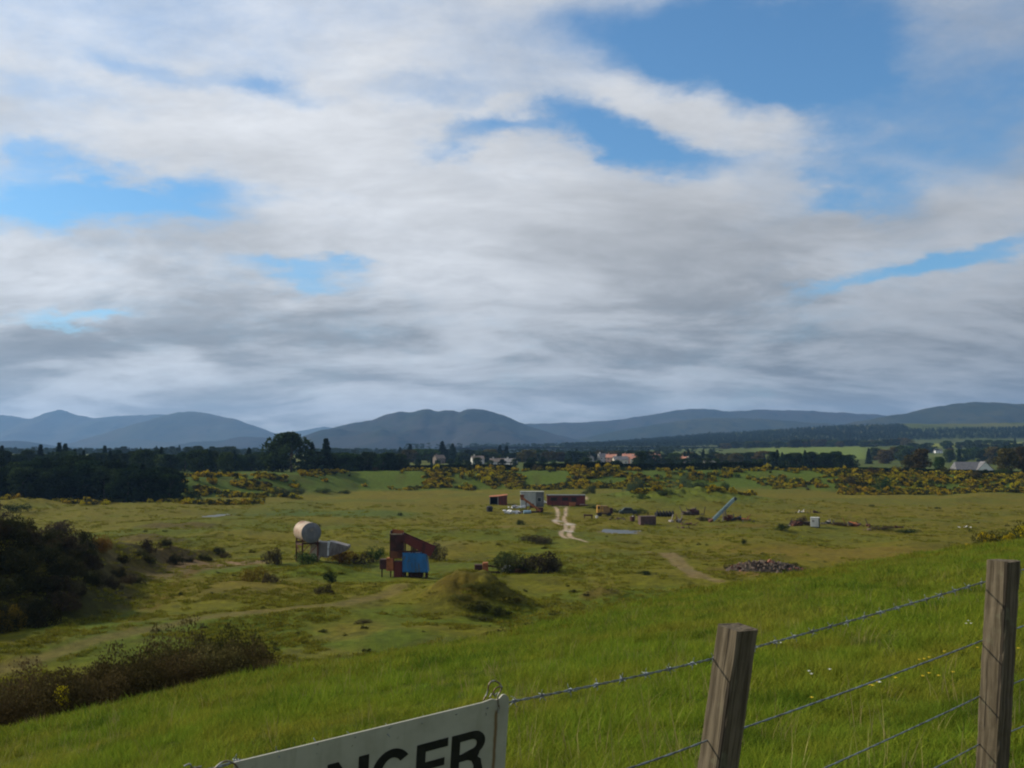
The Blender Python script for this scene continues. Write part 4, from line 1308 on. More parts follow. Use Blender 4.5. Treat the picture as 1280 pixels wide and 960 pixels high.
for q in (-1, 1):
    x0, x1 = 6.1, 6.1 + q * 5.0
    gr.add([(x0, -2.6, topz), (x1, -2.6, hw - .45), (x1, 4, hw - .45), (x0, 4, topz), (x0, -2.6, topz + .16), (x1, -2.6, hw - .29), (x1, 4, hw - .29), (x0, 4, topz + .16)],
           [(0, 1, 2, 3), (7, 6, 5, 4), (0, 4, 5, 1), (1, 5, 6, 2), (2, 6, 7, 3), (3, 7, 4, 0)])
gr.build('gable_roof', M['grey_roof'], bt)
wn = MB().box(5.2, 7.0, -2.26, -2.203, 1.0, 2.2).build('window', M['door_paint'], bt)
MB().box(5.35, 6.85, -2.275, -2.263, 1.12, 2.08).build('pane', M['glass'], wn)


def van(px, D, L, label, rz=0.0):
    p = on(px, D)
    t = empty('van', p, rz, label, 'van', None)
    MB().prism([(-L / 2, .45), (L / 2, .45), (L / 2, 1.1), (L / 2 - .9, 1.25), (L / 2 - 1.4, 2.1), (-L / 2, 2.2)], -.95, .95).build('body', M['white_wall'], t, bevel=.06)
    MB().prism([(L / 2 - 1.95, 1.3), (L / 2 - 1.05, 1.3), (L / 2 - 1.5, 1.95), (L / 2 - 1.95, 1.95)], -.965, -.952).build('window', M['glass'], t)
    for x_ in (-L / 2 + .9, L / 2 - .85):
        for y_ in (-.9, .9):
            MB().cyl((x_, y_ - .1, .34), (x_, y_ + .1, .34), .34, n=14).build('wheel', M['tyre'], t)


van(613, 512, 5.2, 'white van parked end on, left of two on the embankment crest')
van(623, 515, 4.2, 'taller white van parked right of the other on the embankment crest', .5)

# ------------------------------------------------------------------ derelict plant on the quarry floor
M['rust'] = pbr('rust', (.155, .058, .028), (.075, .030, .020), 1.4, .85, .1, .2, (1, 1, .5))
M['rust_orange'] = pbr('rust_orange', (.34, .115, .042), (.20, .07, .03), 1.2, .85, 0, .2)
M['rust_dark'] = pbr('rust_dark', (.070, .026, .022), (.036, .018, .016), 1.0, .8, .1, .2)
M['maroon'] = pbr('maroon', (.115, .024, .020), (.055, .016, .014), .9, .75, 0, .1, (1, 1, .4))
M['blue_paint'] = pbr('blue_paint', (.014, .130, .33), (.018, .090, .20), .9, .5, 0, .05, (1.6, 1, .35), .45, .7, 0, (.055, .075, .085))
M['pale_steel'] = pbr('pale_steel', (.44, .38, .28), (.28, .20, .13), .7, .6, .1, .1, (1, 1, .35))
M['tank_skin'] = pbr('tank_skin', (.36, .28, .205), (.22, .11, .06), .7, .6, .1, .1, (1, 1, 1), .46, .66)
M['tank_end_shaded'] = pbr('tank_end_shaded', (.15, .155, .17), (.24, .23, .22), .8, .5, .2, .1, (1.4, 1, .35), .5, .7)  # darker than the shell: shade on the unlit end painted in
M['grey_steel'] = pbr('grey_steel', (.22, .20, .185), (.12, .10, .09), .9, .65, .2, .1, (1, 1, .4))
M['yellow_paint'] = pbr('yellow_paint', (.56, .33, .045), (.30, .15, .035), .9, .6, 0, .05)
M['ochre_paint'] = pbr('ochre_paint', (.25, .15, .055), (.13, .075, .04), .9, .7)
M['red_board'] = pbr('red_board', (.150, .034, .026), (.085, .026, .022), 1.1, .8, 0, .1, (1, 1, .25))
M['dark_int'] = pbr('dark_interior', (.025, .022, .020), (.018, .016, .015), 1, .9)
M['pale_board'] = pbr('pale_board', (.40, .41, .38), (.30, .31, .29), .8, .75, 0, .05, (1, 1, .3))
M['dk_board'] = pbr('dark_board', (.13, .13, .125), (.08, .08, .08), .8, .8)
M['green_steel'] = pbr('green_steel', (.22, .31, .33), (.13, .18, .19), .8, .6, .1, .05, (.6, 1, 1))
M['black_rubber'] = pbr('black_rubber', (.018, .018, .020), (.03, .028, .026), 2, .8)
M['white_sheet'] = pbr('white_sheet', (.66, .66, .64), (.48, .48, .48), 1.2, .6)
M['blue_drum'] = pbr('blue_drum', (.25, .37, .43), (.18, .27, .32), 1.1, .5)
M['brown_steel'] = pbr('brown_steel', (.105, .062, .052), (.062, .042, .038), .8, .8, 0, .1)
M['teal_metal'] = pbr('teal_metal', (.045, .065, .060), (.03, .036, .032), .9, .7)
M['stone'] = pbr('stone', (.135, .098, .070), (.080, .060, .046), 2, .9, 0, .3, rnd=.6)
M['brick_red'] = pbr('brick_rubble', (.27, .10, .06), (.18, .08, .055), 2, .9, rnd=.4)
M['earth'] = pbr('earth', (.115, .085, .058), (.07, .058, .042), .8, .95, 0, .5)


def thing(px, py, name, label, cat, rz=0.0, group=None, dz=-.05):
    p = hit(px, py, 55); p.z += dz
    t = empty(name, p, rz, label, cat, group)
    return t


# --- raised storage tank on a rusty frame
t = thing(381, 703, 'storage_tank', 'big pale rust-streaked cylindrical tank raised on a rusty frame', 'tank')
ax = Vector((math.sin(R(27)), -math.cos(R(27)), 0)); side = Vector((ax.y * -1, ax.x, 0))
c = Vector((.1, 1.0, 4.5))
f_ = c + ax * 2.2; b_ = c - ax * 2.2
MB().cyl(b_, f_, 1.5, n=32, caps=False).build('shell', M['tank_skin'], t, True)
mb = MB(); mb.cyl(f_, f_ + ax * .03, 1.5, 1.47, 32); mb.cyl(f_ + ax * .03, f_ + ax * .16, 1.44, .9, 32); mb.build('end_plate', M['tank_end_shaded'], t)
MB().cyl(b_ - ax * .14, b_, .9, 1.5, 32).build('end_plate', M['tank_end_shaded'], t)
for s_ in (-2.12, 0.0, 2.1):
    MB().cyl(c + ax * (s_ - .05), c + ax * (s_ + .05), 1.535, n=32, caps=False).build('hoop', M['pale_steel'], t, True)
MB().cyl(f_ + ax * .15 + Vector((0, 0, .45)), f_ + ax * .28 + Vector((0, 0, .45)), .28, n=12).build('manhole', M['grey_steel'], t)
for a_ in (-1.7, 1.7):
    for q in (-1.15, 1.15):
        b0 = c + ax * a_ + side * q
        MB().bar((b0.x, b0.y, -.3), (b0.x, b0.y, 3.55), .2).build('leg', M['rust'], t)
    u0 = c + ax * a_ - side * 1.3; u1 = c + ax * a_ + side * 1.3
    MB().bar((u0.x, u0.y, 2.92), (u1.x, u1.y, 2.92), .2, .24).build('cross_beam', M['rust_dark'], t)
    MB().bar((u0.x, u0.y, .3), (u1.x, u1.y, 2.8), .1).build('brace', M['rust'], t)
for q in (-1.15, 1.15):
    u0 = c - ax * 1.7 + side * q; u1 = c + ax * 1.7 + side * q
    MB().bar((u0.x, u0.y, 2.7), (u1.x, u1.y, 2.7), .16, .22).build('side_beam', M['rust_dark'], t)
    MB().bar((u0.x, u0.y, 2.6), (u1.x, u1.y, .4), .1).build('brace', M['rust'], t)

# --- pale tapering hopper body beside the tank
t = thing(408, 703, 'steel_hopper', 'pale dented steel hopper lying beside the raised tank', 'hopper')
MB().prism([(-2.3, 1.0), (-1.2, .5), (-1.1, 3.2), (-2.0, 3.25), (-2.35, 2.3)], -.6, 1.8).build('cream_panel', M['pale_steel'], t)
MB().prism([(-1.08, .9), (.3, .8), (.35, 3.05), (-1.08, 3.12)], -.45, 1.7).build('front_plate', M['grey_steel'], t)
MB().prism([(.36, .9), (1.5, 1.25), (2.9, 1.75), (3.35, 2.2), (3.3, 2.55), (.9, 3.15), (.36, 3.2)], -.7, 1.8).build('trough', M['grey_steel'], t)
MB().prism([(.25, 2.2), (.5, 2.2), (.72, 3.3), (.3, 3.3)], -.82, -.72).build('rib', M['white_sheet'], t)
MB().prism([(.25, 1.1), (.45, 1.1), (.5, 2.1), (.28, 2.1)], -.82, -.72).build('rib', M['white_sheet'], t)
for x_ in (-1.5, 2.0):
    for y_ in (-.3, 1.5): MB().bar((x_, y_, -.3), (x_, y_, 1.4), .14).build('leg', M['rust'], t)
MB().bar((-.95, -.75, -.6), (-1.0, -.7, 1.1), .18).build('prop', M['pale_steel'], t)

# --- rusty loading hopper with the blue panel box
t = thing(511, 721, 'loading_hopper', 'rusty maroon loading hopper with a bright blue panelled box', 'hopper')
MB().box(-1.95, -.82, -.6, 1.4, -.2, 2.05).build('cabinet', M['maroon'], t, bevel=.03)
tb = MB()
tb.box(-2.5, -2.42, -.5, 1.6, 2.3, 6.05); tb.box(-.86, -.78, -.5, 1.6, 2.3, 5.75)
tb.add([(-2.42, -.5, 3.5), (-.86, -.5, 3.5), (-.86, -.5, 5.6), (-2.42, -.5, 5.8), (-2.42, -.42, 3.5), (-.86, -.42, 3.5), (-.86, -.42, 5.6), (-2.42, -.42, 5.8)], [(0, 1, 2, 3), (7, 6, 5, 4), (3, 2, 6, 7), (0, 4, 5, 1)])
tb.build('bin_side', M['rust_dark'], t)
MB().add([(-2.42, 1.52, 2.4), (-.86, 1.52, 2.4), (-.86, 1.52, 6.0), (-2.42, 1.52, 6.2), (-2.42, 1.6, 2.4), (-.86, 1.6, 2.4), (-.86, 1.6, 6.0), (-2.42, 1.6, 6.2)], [(0, 1, 2, 3), (7, 6, 5, 4), (3, 2, 6, 7), (0, 4, 5, 1)]).build('bin_back', M['rust_orange'], t)
MB().box(-2.5, -2.38, -.56, -.505, 5.7, 6.1).box(-2.38, -.86, -.56, -.505, 5.62, 5.78).build('rim', M['pale_steel'], t)
MB().box(-2.42, -.9, -.62, -.44, 2.5, 3.45).build('rust_panel', M['rust'], t)
MB().box(-2.9, -1.98, -.7, .6, .9, 2.55).build('orange_panel', M['rust_orange'], t)
MB().box(-3.85, -2.93, -.3, 1.0, 1.05, 2.35).build('motor_box', M['rust_dark'], t, bevel=.04)
MB().bar((-3.6, .3, -.3), (-3.6, .3, 1.05), .16).build('leg', M['rust_dark'], t)
MB().bar((-2.4, .0, -.3), (-2.4, .0, .9), .16).build('leg', M['rust_dark'], t)
bx = MB()
bx.add([(-.76, -1.0, 3.35), (2.35, -1.0, 3.2), (2.62, -1.25, .72), (-.72, -1.25, .78), (-.76, 1.4, 3.35), (2.35, 1.4, 3.2), (2.62, 1.4, .72), (-.72, 1.4, .78)],
       [(0, 3, 2, 1), (4, 5, 6, 7), (0, 1, 5, 4), (1, 2, 6, 5), (2, 3, 7, 6), (3, 0, 4, 7)])
bx.build('blue_box', M['blue_paint'], t, bevel=.04)
for x0_, x1_ in ((-.70, .25), (.98, 2.42)):
    MB().add([(x0_, -1.06, 3.18), (x1_, -1.06, 3.12), (x1_ + .1, -1.30, .84), (x0_ + .05, -1.30, .88), (x0_, -1.02, 3.18), (x1_, -1.02, 3.12), (x1_ + .1, -1.26, .84), (x0_ + .05, -1.26, .88)],
             [(0, 3, 2, 1), (4, 5, 6, 7), (0, 1, 5, 4), (1, 2, 6, 5), (2, 3, 7, 6), (3, 0, 4, 7)]).build('blue_panel', M['blue_paint'], t)
ch = MB()
A0, A1 = Vector((-.72, 0, 5.75)), Vector((3.45, 0, 3.95)); dn = Vector((-.43, 0, -1)).normalized()
for y0_, y1_ in ((-1.05, -.97), (1.3, 1.38)):
    q0, q1, q2, q3 = A0, A1, A1 + dn * 1.3, A0 + dn * .92
    ch.add([(v.x, y0_, v.z) for v in (q0, q1, q2, q3)] + [(v.x, y1_, v.z) for v in (q0, q1, q2, q3)], [(0, 3, 2, 1), (4, 5, 6, 7), (0, 1, 5, 4), (1, 2, 6, 5), (2, 3, 7, 6), (3, 0, 4, 7)])
ch.build('chute_side', M['maroon'], t)
MB().add([(A0.x + dn.x * .9, -.97, A0.z + dn.z * .9), (A1.x + dn.x * .9, -.97, A1.z + dn.z * .9), (A1.x + dn.x * .9, 1.3, A1.z + dn.z * .9), (A0.x + dn.x * .9, 1.3, A0.z + dn.z * .9),
          (A0.x + dn.x * .97, -.97, A0.z + dn.z * .97), (A1.x + dn.x * .97, -.97, A1.z + dn.z * .97), (A1.x + dn.x * .97, 1.3, A1.z + dn.z * .97), (A0.x + dn.x * .97, 1.3, A0.z + dn.z * .97)],
         [(0, 1, 2, 3), (7, 6, 5, 4), (0, 4, 5, 1), (2, 6, 7, 3)]).build('chute_floor', M['rust_dark'], t)
for x_, z_ in ((-.62, 4.6), (.42, 4.25), (.75, 4.1), (1.9, 3.5)):
    for y_ in (-.92, 1.25): MB().bar((x_, y_, 3.0), (x_, y_, z_), .16).build('strut', M['rust_dark'], t)
MB().bar((-.6, -.95, 3.42), (2.3, -.95, 3.55), .12, .22).build('rail', M['rust_dark'], t)
for x_ in (-.55, .5, 1.5, 2.35):
    for y_ in (-1.0, 1.1): MB().bar((x_, y_, -.3), (x_, y_, .75), .2).build('leg', M['rust_dark'], t)
MB().box(.0, 1.9, -.8, .8, .1, .7).build('gearbox', M['rust_dark'], t)

# --- open fronted shed
t = thing(623, 631, 'open_shed', 'small dark red open-fronted shed with a rusty red sloping roof', 'shed')
MB().box(-2.9, -2.75, -.2, 4, -.2, 2.55).build('side_wall', M['red_board'], t)
MB().box(-.05, 2.85, -1.2, 3.9, -.2, 2.9).build('side_room', M['red_board'], t)
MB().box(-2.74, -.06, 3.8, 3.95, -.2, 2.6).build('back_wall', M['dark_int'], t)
MB().add([(-3.1, -.5, 2.6), (-.1, -1.5, 2.75), (3.0, -1.4, 3.2), (3.0, 4.2, 3.3), (-3.1, 4.2, 2.75), (-3.1, -.5, 2.7), (-.1, -1.5, 2.86), (3.0, -1.4, 3.32), (3.0, 4.2, 3.42), (-3.1, 4.2, 2.86)],
         [(4, 3, 2, 1, 0), (5, 6, 7, 8, 9), (0, 1, 6, 5), (1, 2, 7, 6), (2, 3, 8, 7), (3, 4, 9, 8), (4, 0, 5, 9)]).build('roof', M['rust_orange'], t)
MB().bar((-.12, -1.25, -.2), (-.12, -1.25, 2.7), .16).build('post', M['pale_board'], t)
MB().bar((-2.8, -.4, -.2), (-2.8, -.4, 2.5), .14).build('post', M['pale_board'], t)
# --- caravan body
t = thing(665, 634, 'caravan', 'pale grey caravan body with a dark open rear end behind the rusty screener', 'caravan', -.12)
MB().box(-3.4, 1.3, -1.2, 1.2, .35, 4.7).build('body', M['pale_board'], t, bevel=.12)
MB().box(1.32, 3.5, -1.15, 1.15, .3, 4.5).build('rear_box', M['dk_board'], t, bevel=.05)
MB().box(-3.5, 3.55, -1.3, 1.3, 4.55, 4.78).build('roof', M['pale_board'], t, bevel=.05)
for x_ in (-2.0, -.3): MB().box(x_, x_ + .05, -1.23, -1.205, .4, 4.5).build('panel_joint', M['dk_board'], t)
wn = MB().box(1.7, 2.9, -1.19, -1.155, 1.7, 3.0).build('window', M['pale_board'], t); MB().box(1.8, 2.8, -1.2, -1.193, 1.8, 2.9).build('pane', M['glass'], wn)
for x_ in (-2.3, 2.2): MB().cyl((x_, -1.1, .3), (x_, -.85, .3), .45, n=14).build('wheel', M['tyre'], t)
# --- rusty screening machine
t = thing(664, 641, 'screening_machine', 'rusty orange-brown screening machine sloping down to the right', 'machine')
for y_ in (-.9, .9):
    MB().bar((-2.7, y_, 4.3), (2.6, y_, .5), .3, .55).build('side_beam', M['rust_orange'], t)
    MB().bar((-1.4, y_, -.2), (-1.4, y_, 3.3), .25).build('leg', M['rust'], t)
    MB().bar((1.5, y_, -.2), (1.5, y_, 1.4), .25).build('leg', M['rust'], t)
    MB().bar((-1.4, y_, .3), (.6, y_, 2.0), .16).build('brace', M['rust'], t)
MB().add([(-2.5, -.75, 3.9), (2.3, -.75, .55), (2.3, .75, .55), (-2.5, .75, 3.9), (-2.5, -.75, 4.0), (2.3, -.75, .65), (2.3, .75, .65), (-2.5, .75, 4.0)], [(0, 1, 2, 3), (7, 6, 5, 4), (0, 4, 5, 1), (1, 5, 6, 2), (2, 6, 7, 3), (3, 7, 4, 0)]).build('screen_deck', M['rust'], t)
MB().box(-3.1, -1.9, -.8, .8, 3.5, 5.0, .2).build('feed_box', M['rust'], t)
MB().box(1.8, 3.3, -.8, .8, .3, 1.5).build('engine', M['rust_dark'], t, bevel=.06)
MB().box(-.4, .7, -1.0, -.92, 1.4, 2.6).build('guard', M['rust_dark'], t)
MB().box(-2.8, 1.8, -.6, .6, .1, .5).build('chassis', M['rust_dark'], t)
# --- long dark red site hut
t = thing(707.5, 632, 'site_hut', 'long low dark red timber site hut with dark windows', 'hut')
MB().box(-5.9, 5.9, 0, 3, .15, 3.15).build('wall', M['red_board'], t)
MB().box(-6.1, 6.1, -.25, 3.2, 3.16, 3.42).build('roof', M['dk_board'], t)
MB().box(-5.6, 6.1, -.29, -.255, 3.2, 3.42).build('roof_edge', M['pale_board'], t)
for x_ in (-4.9, -1.4): 
    wn = MB().box(x_, x_ + 2.2, -.08, -.003, 1.4, 2.7).build('window', M['red_board'], t); MB().box(x_ + .12, x_ + 2.08, -.10, -.083, 1.52, 2.6).build('pane', M['dark_int'], wn)
MB().box(1.7, 3.1, -.05, -.003, .25, 2.6).build('door', M['dark_int'], t)
MB().box(3.5, 5.3, -.05, -.003, 1.3, 2.6).build('window', M['red_board'], t)
for x_ in (-5.92, -2.9, .9, 3.3, 5.86): MB().box(x_, x_ + .12, -.07, -.004, .2, 3.1).build('batten', M['rust_dark'], t)
for x_ in (-4.5, 0, 4.5): MB().box(x_, x_ + .5, .3, 2.6, -.3, .15).build('footing', M['dk_board'], t)
# --- small orange digger scraps in front of the hut
t = thing(716, 633.5, 'skip', 'small orange rusted skip in front of the site hut', 'skip')
MB().prism([(-.9, .2), (.7, .2), (1.0, 1.5), (-1.2, 1.5)], -.7, .7).build('bin', M['rust_orange'], t)
MB().bar((-1.25, -.75, 1.5), (1.05, -.75, 1.5), .12).build('rim', M['rust'], t)
for x_ in (-.6, .4): MB().bar((x_, 0, -.2), (x_, 0, .25), .3).build('foot', M['rust_dark'], t)
t = thing(729, 632.5, 'pallet_stack', 'low brown pallet stack in front of the right end of the site hut', 'pallets')
for i in range(3): MB().box(-1.3 + .1 * i, 1.2, -.6, .6, .02 + i * .2, .16 + i * .2).build('pallet', M['pale_steel'] if i == 2 else M['rust'], t)
# --- yellow dumper
t = thing(756, 645, 'dumper', 'faded yellow dumper with a brown engine body and black wheels', 'dumper')
MB().box(-2.1, -1.2, -1.0, 1.0, .9, 2.85).build('cab', M['yellow_paint'], t, bevel=.08)
MB().prism([(-1.18, .8), (1.2, .8), (1.35, 2.2), (.6, 2.75), (-1.18, 2.8)], -.95, .95).build('engine_body', M['ochre_paint'], t, bevel=.05)
MB().box(-1.0, -.45, -.99, -.955, 1.3, 2.5).build('side_panel', M['yellow_paint'], t)
MB().box(1.38, 2.1, -.8, .8, .7, 2.2).build('tail_box', M['rust_dark'], t, bevel=.04)
MB().box(-2.2, 1.6, -.8, .8, .55, .85).build('chassis', M['rust_dark'], t)
wn = MB().box(-1.9, -1.4, -1.03, -1.003, 1.9, 2.6).build('cab_window', M['glass'], t)
for x_ in (-1.4, 1.1):
    for y_ in (-1.05, .75): MB().cyl((x_, y_, .5), (x_, y_ + .3, .5), .55, n=16).build('wheel', M['tyre'], t)
# --- odd scrap, one by one
def scrap_box(px, py, w, h, d, mat, name, label, cat, rz=0.0, parts=None):
    t = thing(px, py, name, label, cat, rz)
    MB().box(-w / 2, w / 2, -d / 2, d / 2, -.1, h).build('body', M[mat], t, bevel=min(w, h) * .04)
    return t


t = thing(735, 648, 'steel_bench', 'dark brown steel frame standing like a bench left of the dumper', 'frame')
MB().box(-1.1, 1.2, -.4, .4, .6, 1.0).build('top', M['rust_dark'], t)
for x_, z_ in ((-.9, .6), (.9, .6), (1.05, .6)): MB().bar((x_, 0, -.2), (x_, 0, z_), .16).build('leg', M['rust_dark'], t)
t = thing(746, 647.5, 'white_tub', 'tiny white tub on the grass beside the dumper', 'tub')
MB().cyl((0, 0, -.05), (0, 0, .55), .28, .36, 12).build('body', M['white_sheet'], t); MB().cyl((0, 0, .551), (0, 0, .6), .38, .38, 12).build('lid', M['white_sheet'], t)
t = thing(612, 639.5, 'black_bin', 'black round-topped bin left of the white rubbish', 'bin')
MB().cyl((0, 0, -.1), (0, 0, 1.3), .85, .95, 14).build('body', M['black_rubber'], t); MB().cyl((0, 0, 1.3), (0, 0, 1.6), .97, .5, 14).build('lid', M['black_rubber'], t)
t = thing(659, 642, 'blue_drum', 'pale blue drum lying on its side before the screening machine', 'drum')
MB().cyl((-1.0, 0, .45), (1.0, .2, .45), .5, n=18).build('shell', M['blue_drum'], t, False)
for x_ in (-.5, .4): MB().cyl((x_, .1 * x_ + .1, .45), (x_ + .08, .1 * x_ + .1, .45), .53, n=18).build('hoop', M['blue_drum'], t)
for px, py, w, h, rz, lab, cat, sd_ in [(640, 642.5, 4.4, 1.3, .05, 'heap of crumpled white sheeting, nearer of the two rubbish heaps', 'rubbish heap', 1), (646, 635.5, 4.6, 1.1, -.1, 'grey-white scrap heap, farther of the two by the open shed', 'rubbish heap', 2), (617, 630.5, 2.2, .7, 0, 'small white sheet lying before the open shed', 'sheet', 3), (684, 629, 2.6, 1.0, 0, 'pale sheet pile between the caravan and the site hut', 'sheet pile', 4)]:
    t = thing(px, py, 'rubbish_heap', lab, cat, rz)
    rr = random.Random(sd_)
    for i in range(10 if w > 4 else 5):
        x_ = rr.uniform(-w / 2, w / 2); s = rr.uniform(.5, 1.0) * h
        mb = MB()
        vs = [(x_ + rr.uniform(-s, s) * .9, rr.uniform(-.8, .8), max(-.1, rr.uniform(-.1, 1) * s)) for _ in range(7)] + [(x_, 0, s)]
        import bmesh
        bm = bmesh.new()
        for v in vs: bm.verts.new(v)
        bmesh.ops.convex_hull(bm, input=bm.verts)
        me = bpy.data.meshes.new('sheet'); bm.to_mesh(me); bm.free()
        link('sheet', me, t, (M['white_sheet' if rr.random() < .68 else 'blue_drum' if rr.random() < .4 else 'grey_steel'],))
# dark wrecked vehicle among weeds
t = thing(785, 643, 'wrecked_car', 'dark wrecked car sunk in weeds right of the dumper', 'car')
MB().prism([(-2.4, .3), (2.4, .3), (2.4, 1.0), (1.5, 1.15), (.9, 1.85), (-1.0, 1.9), (-1.8, 1.1), (-2.4, 1.0)], -.85, .85).build('body', M['teal_metal'], t, bevel=.08)
MB().prism([(-1.4, 1.15), (.0, 1.15), (.0, 1.7), (-.85, 1.7)], -.87, -.853).build('window', M['glass'], t)
MB().prism([(.1, 1.15), (1.25, 1.15), (.75, 1.7), (.1, 1.7)], -.87, -.853).build('window', M['glass'], t)
for x_ in (-1.5, 1.5): MB().cyl((x_, -.9, .25), (x_, -.68, .25), .34, n=14).build('wheel', M['tyre'], t)
t = thing(790.5, 652, 'rusty_barrel', 'upright brown barrel left of the brown container', 'barrel')
MB().cyl((0, 0, -.1), (0, 0, 1.25), .6, n=16).build('shell', M['rust_dark'], t)
for z_ in (.35, .85): MB().cyl((0, 0, z_), (0, 0, z_ + .07), .63, n=16).build('hoop', M['rust'], t)
MB().cyl((.1, 0, 1.25), (.1, 0, 1.5), .12, n=8).build('cap', M['white_sheet'], t)
t = thing(810, 656, 'storage_container', 'small brown steel container with a dark right end', 'container', .18)
MB().box(-2.1, 1.6, -1, 1, .05, 2.0).build('body', M['brown_steel'], t, bevel=.03)
MB().box(1.603, 1.66, -.95, .95, .1, 1.95).build('dark_end', M['dark_int'], t)  # near-black sheet covering the right end
for i in range(7): MB().box(-1.95 + i * .52, -1.75 + i * .52, -1.05, -1.003, .15, 1.9).build('rib', M['brown_steel'], t)
MB().box(-2.15, 1.64, -1.04, 1.04, 2.003, 2.08).build('roof', M['brown_steel'], t)
t = thing(830, 646, 'tyre_row', 'row of stacked black tyres in front of the green rise', 'tyres')
for i in range(6):
    MB().cyl((-2.1 + i * .8, 0, .55), (-1.85 + i * .8, .12, .6), .62, n=16).build('tyre', M['black_rubber'], t)
    MB().cyl((-1.75 + i * .8, .3, 1.1), (-1.5 + i * .8, .35, 1.15), .5, n=16).build('tyre', M['black_rubber'], t)


def junk(px, py, w, h, mats, label, cat, seed, name='scrap_heap', n=14, bars=4):
    """heap of bent plates, lumps and bars; each piece a part"""
    t = thing(px, py, name, label, cat)
    rr = random.Random(seed)
    import bmesh
    for i in range(n):
        x_ = rr.uniform(-w / 2, w / 2); e = 1 - (2 * x_ / w) ** 2 * .7
        s = h * rr.uniform(.35, .9) * e
        bm = bmesh.new()
        for _ in range(8): bm.verts.new((x_ + rr.uniform(-1, 1) * s * .8, rr.uniform(-1, 1) * .9, rr.uniform(-.1, 1) * s))
        bmesh.ops.convex_hull(bm, input=bm.verts)
        me = bpy.data.meshes.new('lump'); bm.to_mesh(me); bm.free()
        link('lump', me, t, (M[rr.choice(mats)],))
    for i in range(bars):
        x_ = rr.uniform(-w / 2, w / 2)
        MB().bar((x_, rr.uniform(-.6, .6), 0), (x_ + rr.uniform(-1, 1) * w * .3, rr.uniform(-.6, .6), h * rr.uniform(.3, 1.15)), .1 + .03 * h).build('bar', M[rr.choice(mats)], t)
    return t


junk(772, 650, 5, .9, ['rust_dark', 'earth', 'stone'], 'low brown scrap scatter in front of the wrecked car', 'scrap', 1, n=9)
junk(805, 646.5, 4.5, 1.0, ['rust', 'rust_dark'], 'rusty red scrap behind the brown container', 'scrap', 2, n=8)
junk(864, 644, 7, 2.4, ['rust_dark', 'earth', 'brown_steel', 'earth'], 'dark brown scrap heap overgrown with gorse on the green rise', 'scrap heap', 3)
junk(845, 653, 3.4, 1.8, ['rust', 'grey_steel'], 'rusty twisted frame pieces right of the tyres', 'scrap', 4, n=5, bars=7)
junk(860, 656, 4, .9, ['rust', 'rust_dark'], 'flat rusty scrap left of the conveyor', 'scrap', 5, n=6)
junk(855, 660, 3, .6, ['rust_dark'], 'small dark scrap lying on the grass below the twisted frames', 'scrap', 6, n=5)
junk(918, 651, 8, 1.9, ['rust', 'rust', 'rust_dark', 'rust_orange', 'teal_metal'], 'rusty red scrap piled beside the foot of the conveyor', 'scrap heap', 7, n=18)
junk(935, 652, 5, .6, ['teal_metal', 'grey_steel'], 'flat blue-grey scrap sheets right of the conveyor scrap', 'scrap', 8, n=5)
junk(885, 650, 5, 1.2, ['rust_dark', 'earth'], 'brown scrap heap at the lower end of the conveyor', 'scrap heap', 9, n=8)
junk(1003, 641, 4.5, 1.2, ['white_sheet', 'rust_dark', 'pale_steel'], 'white and brown scrap behind the white water tank', 'scrap', 10, n=6)
junk(1018, 641, 3.2, 1.0, ['rust_dark', 'brown_steel'], 'dark scrap right of the white scrap behind the tank', 'scrap', 19, n=5)
junk(1000, 657, 6, 1.7, ['rust_dark', 'earth', 'rust', 'earth'], 'brown scrap heap left of the white water tank', 'scrap heap', 11, n=14)
junk(1034, 655, 3, 1.2, ['teal_metal', 'grey_steel'], 'blue-grey scrap lumps right of the white water tank', 'scrap', 12, n=5)
junk(1046, 656, 3, .9, ['rust_dark', 'rust'], 'dark rusty lumps between the blue-grey scrap and the red scrap', 'scrap', 13, n=6)
junk(1070, 658, 6.5, 1.7, ['rust', 'rust_orange', 'rust_dark', 'earth'], 'long rusty red scrap heap right of the water tank', 'scrap heap', 14, n=14)
junk(1087, 663, 2.6, 1.0, ['stone', 'earth'], 'grey stone lump below the long rusty scrap heap', 'stones', 15, n=4, bars=0)
junk(1120, 660, 8, .9, ['rust_dark', 'earth', 'rust'], 'low brown scrap line at the right end of the scrap yard', 'scrap', 16, n=10)
junk(1206, 660, 3.5, .7, ['stone', 'white_sheet'], 'pale stones at the foot of the right gorse mound', 'stones', 17, n=5, bars=0)
junk(988, 657.5, 1.2, .7, ['white_sheet'], 'small white lump left of the brown scrap heap', 'lump', 18, n=2, bars=0)
# white water tank
t = thing(1020, 658.5, 'water_tank', 'square grey-white water tank with a dark right side', 'tank', -.45)
t.scale = (.8, .8, .74)
MB().box(-1.35, .9, -.8, .9, .1, 2.75).build('body', M['pale_board'], t, bevel=.08)
MB().box(.903, .96, -.75, .85, .15, 2.6).build('dark_side', M['teal_metal'], t)  # dark sheet covering the right side
MB().box(-1.4, .95, -.85, .95, 2.753, 2.9).build('lid', M['white_sheet'], t, bevel=.05)
MB().box(-.9, -.3, -.84, -.803, 1.6, 2.1).build('vent', M['grey_steel'], t)
MB().box(-1.3, .8, -.7, .8, -.2, .1).build('base', M['dk_board'], t)
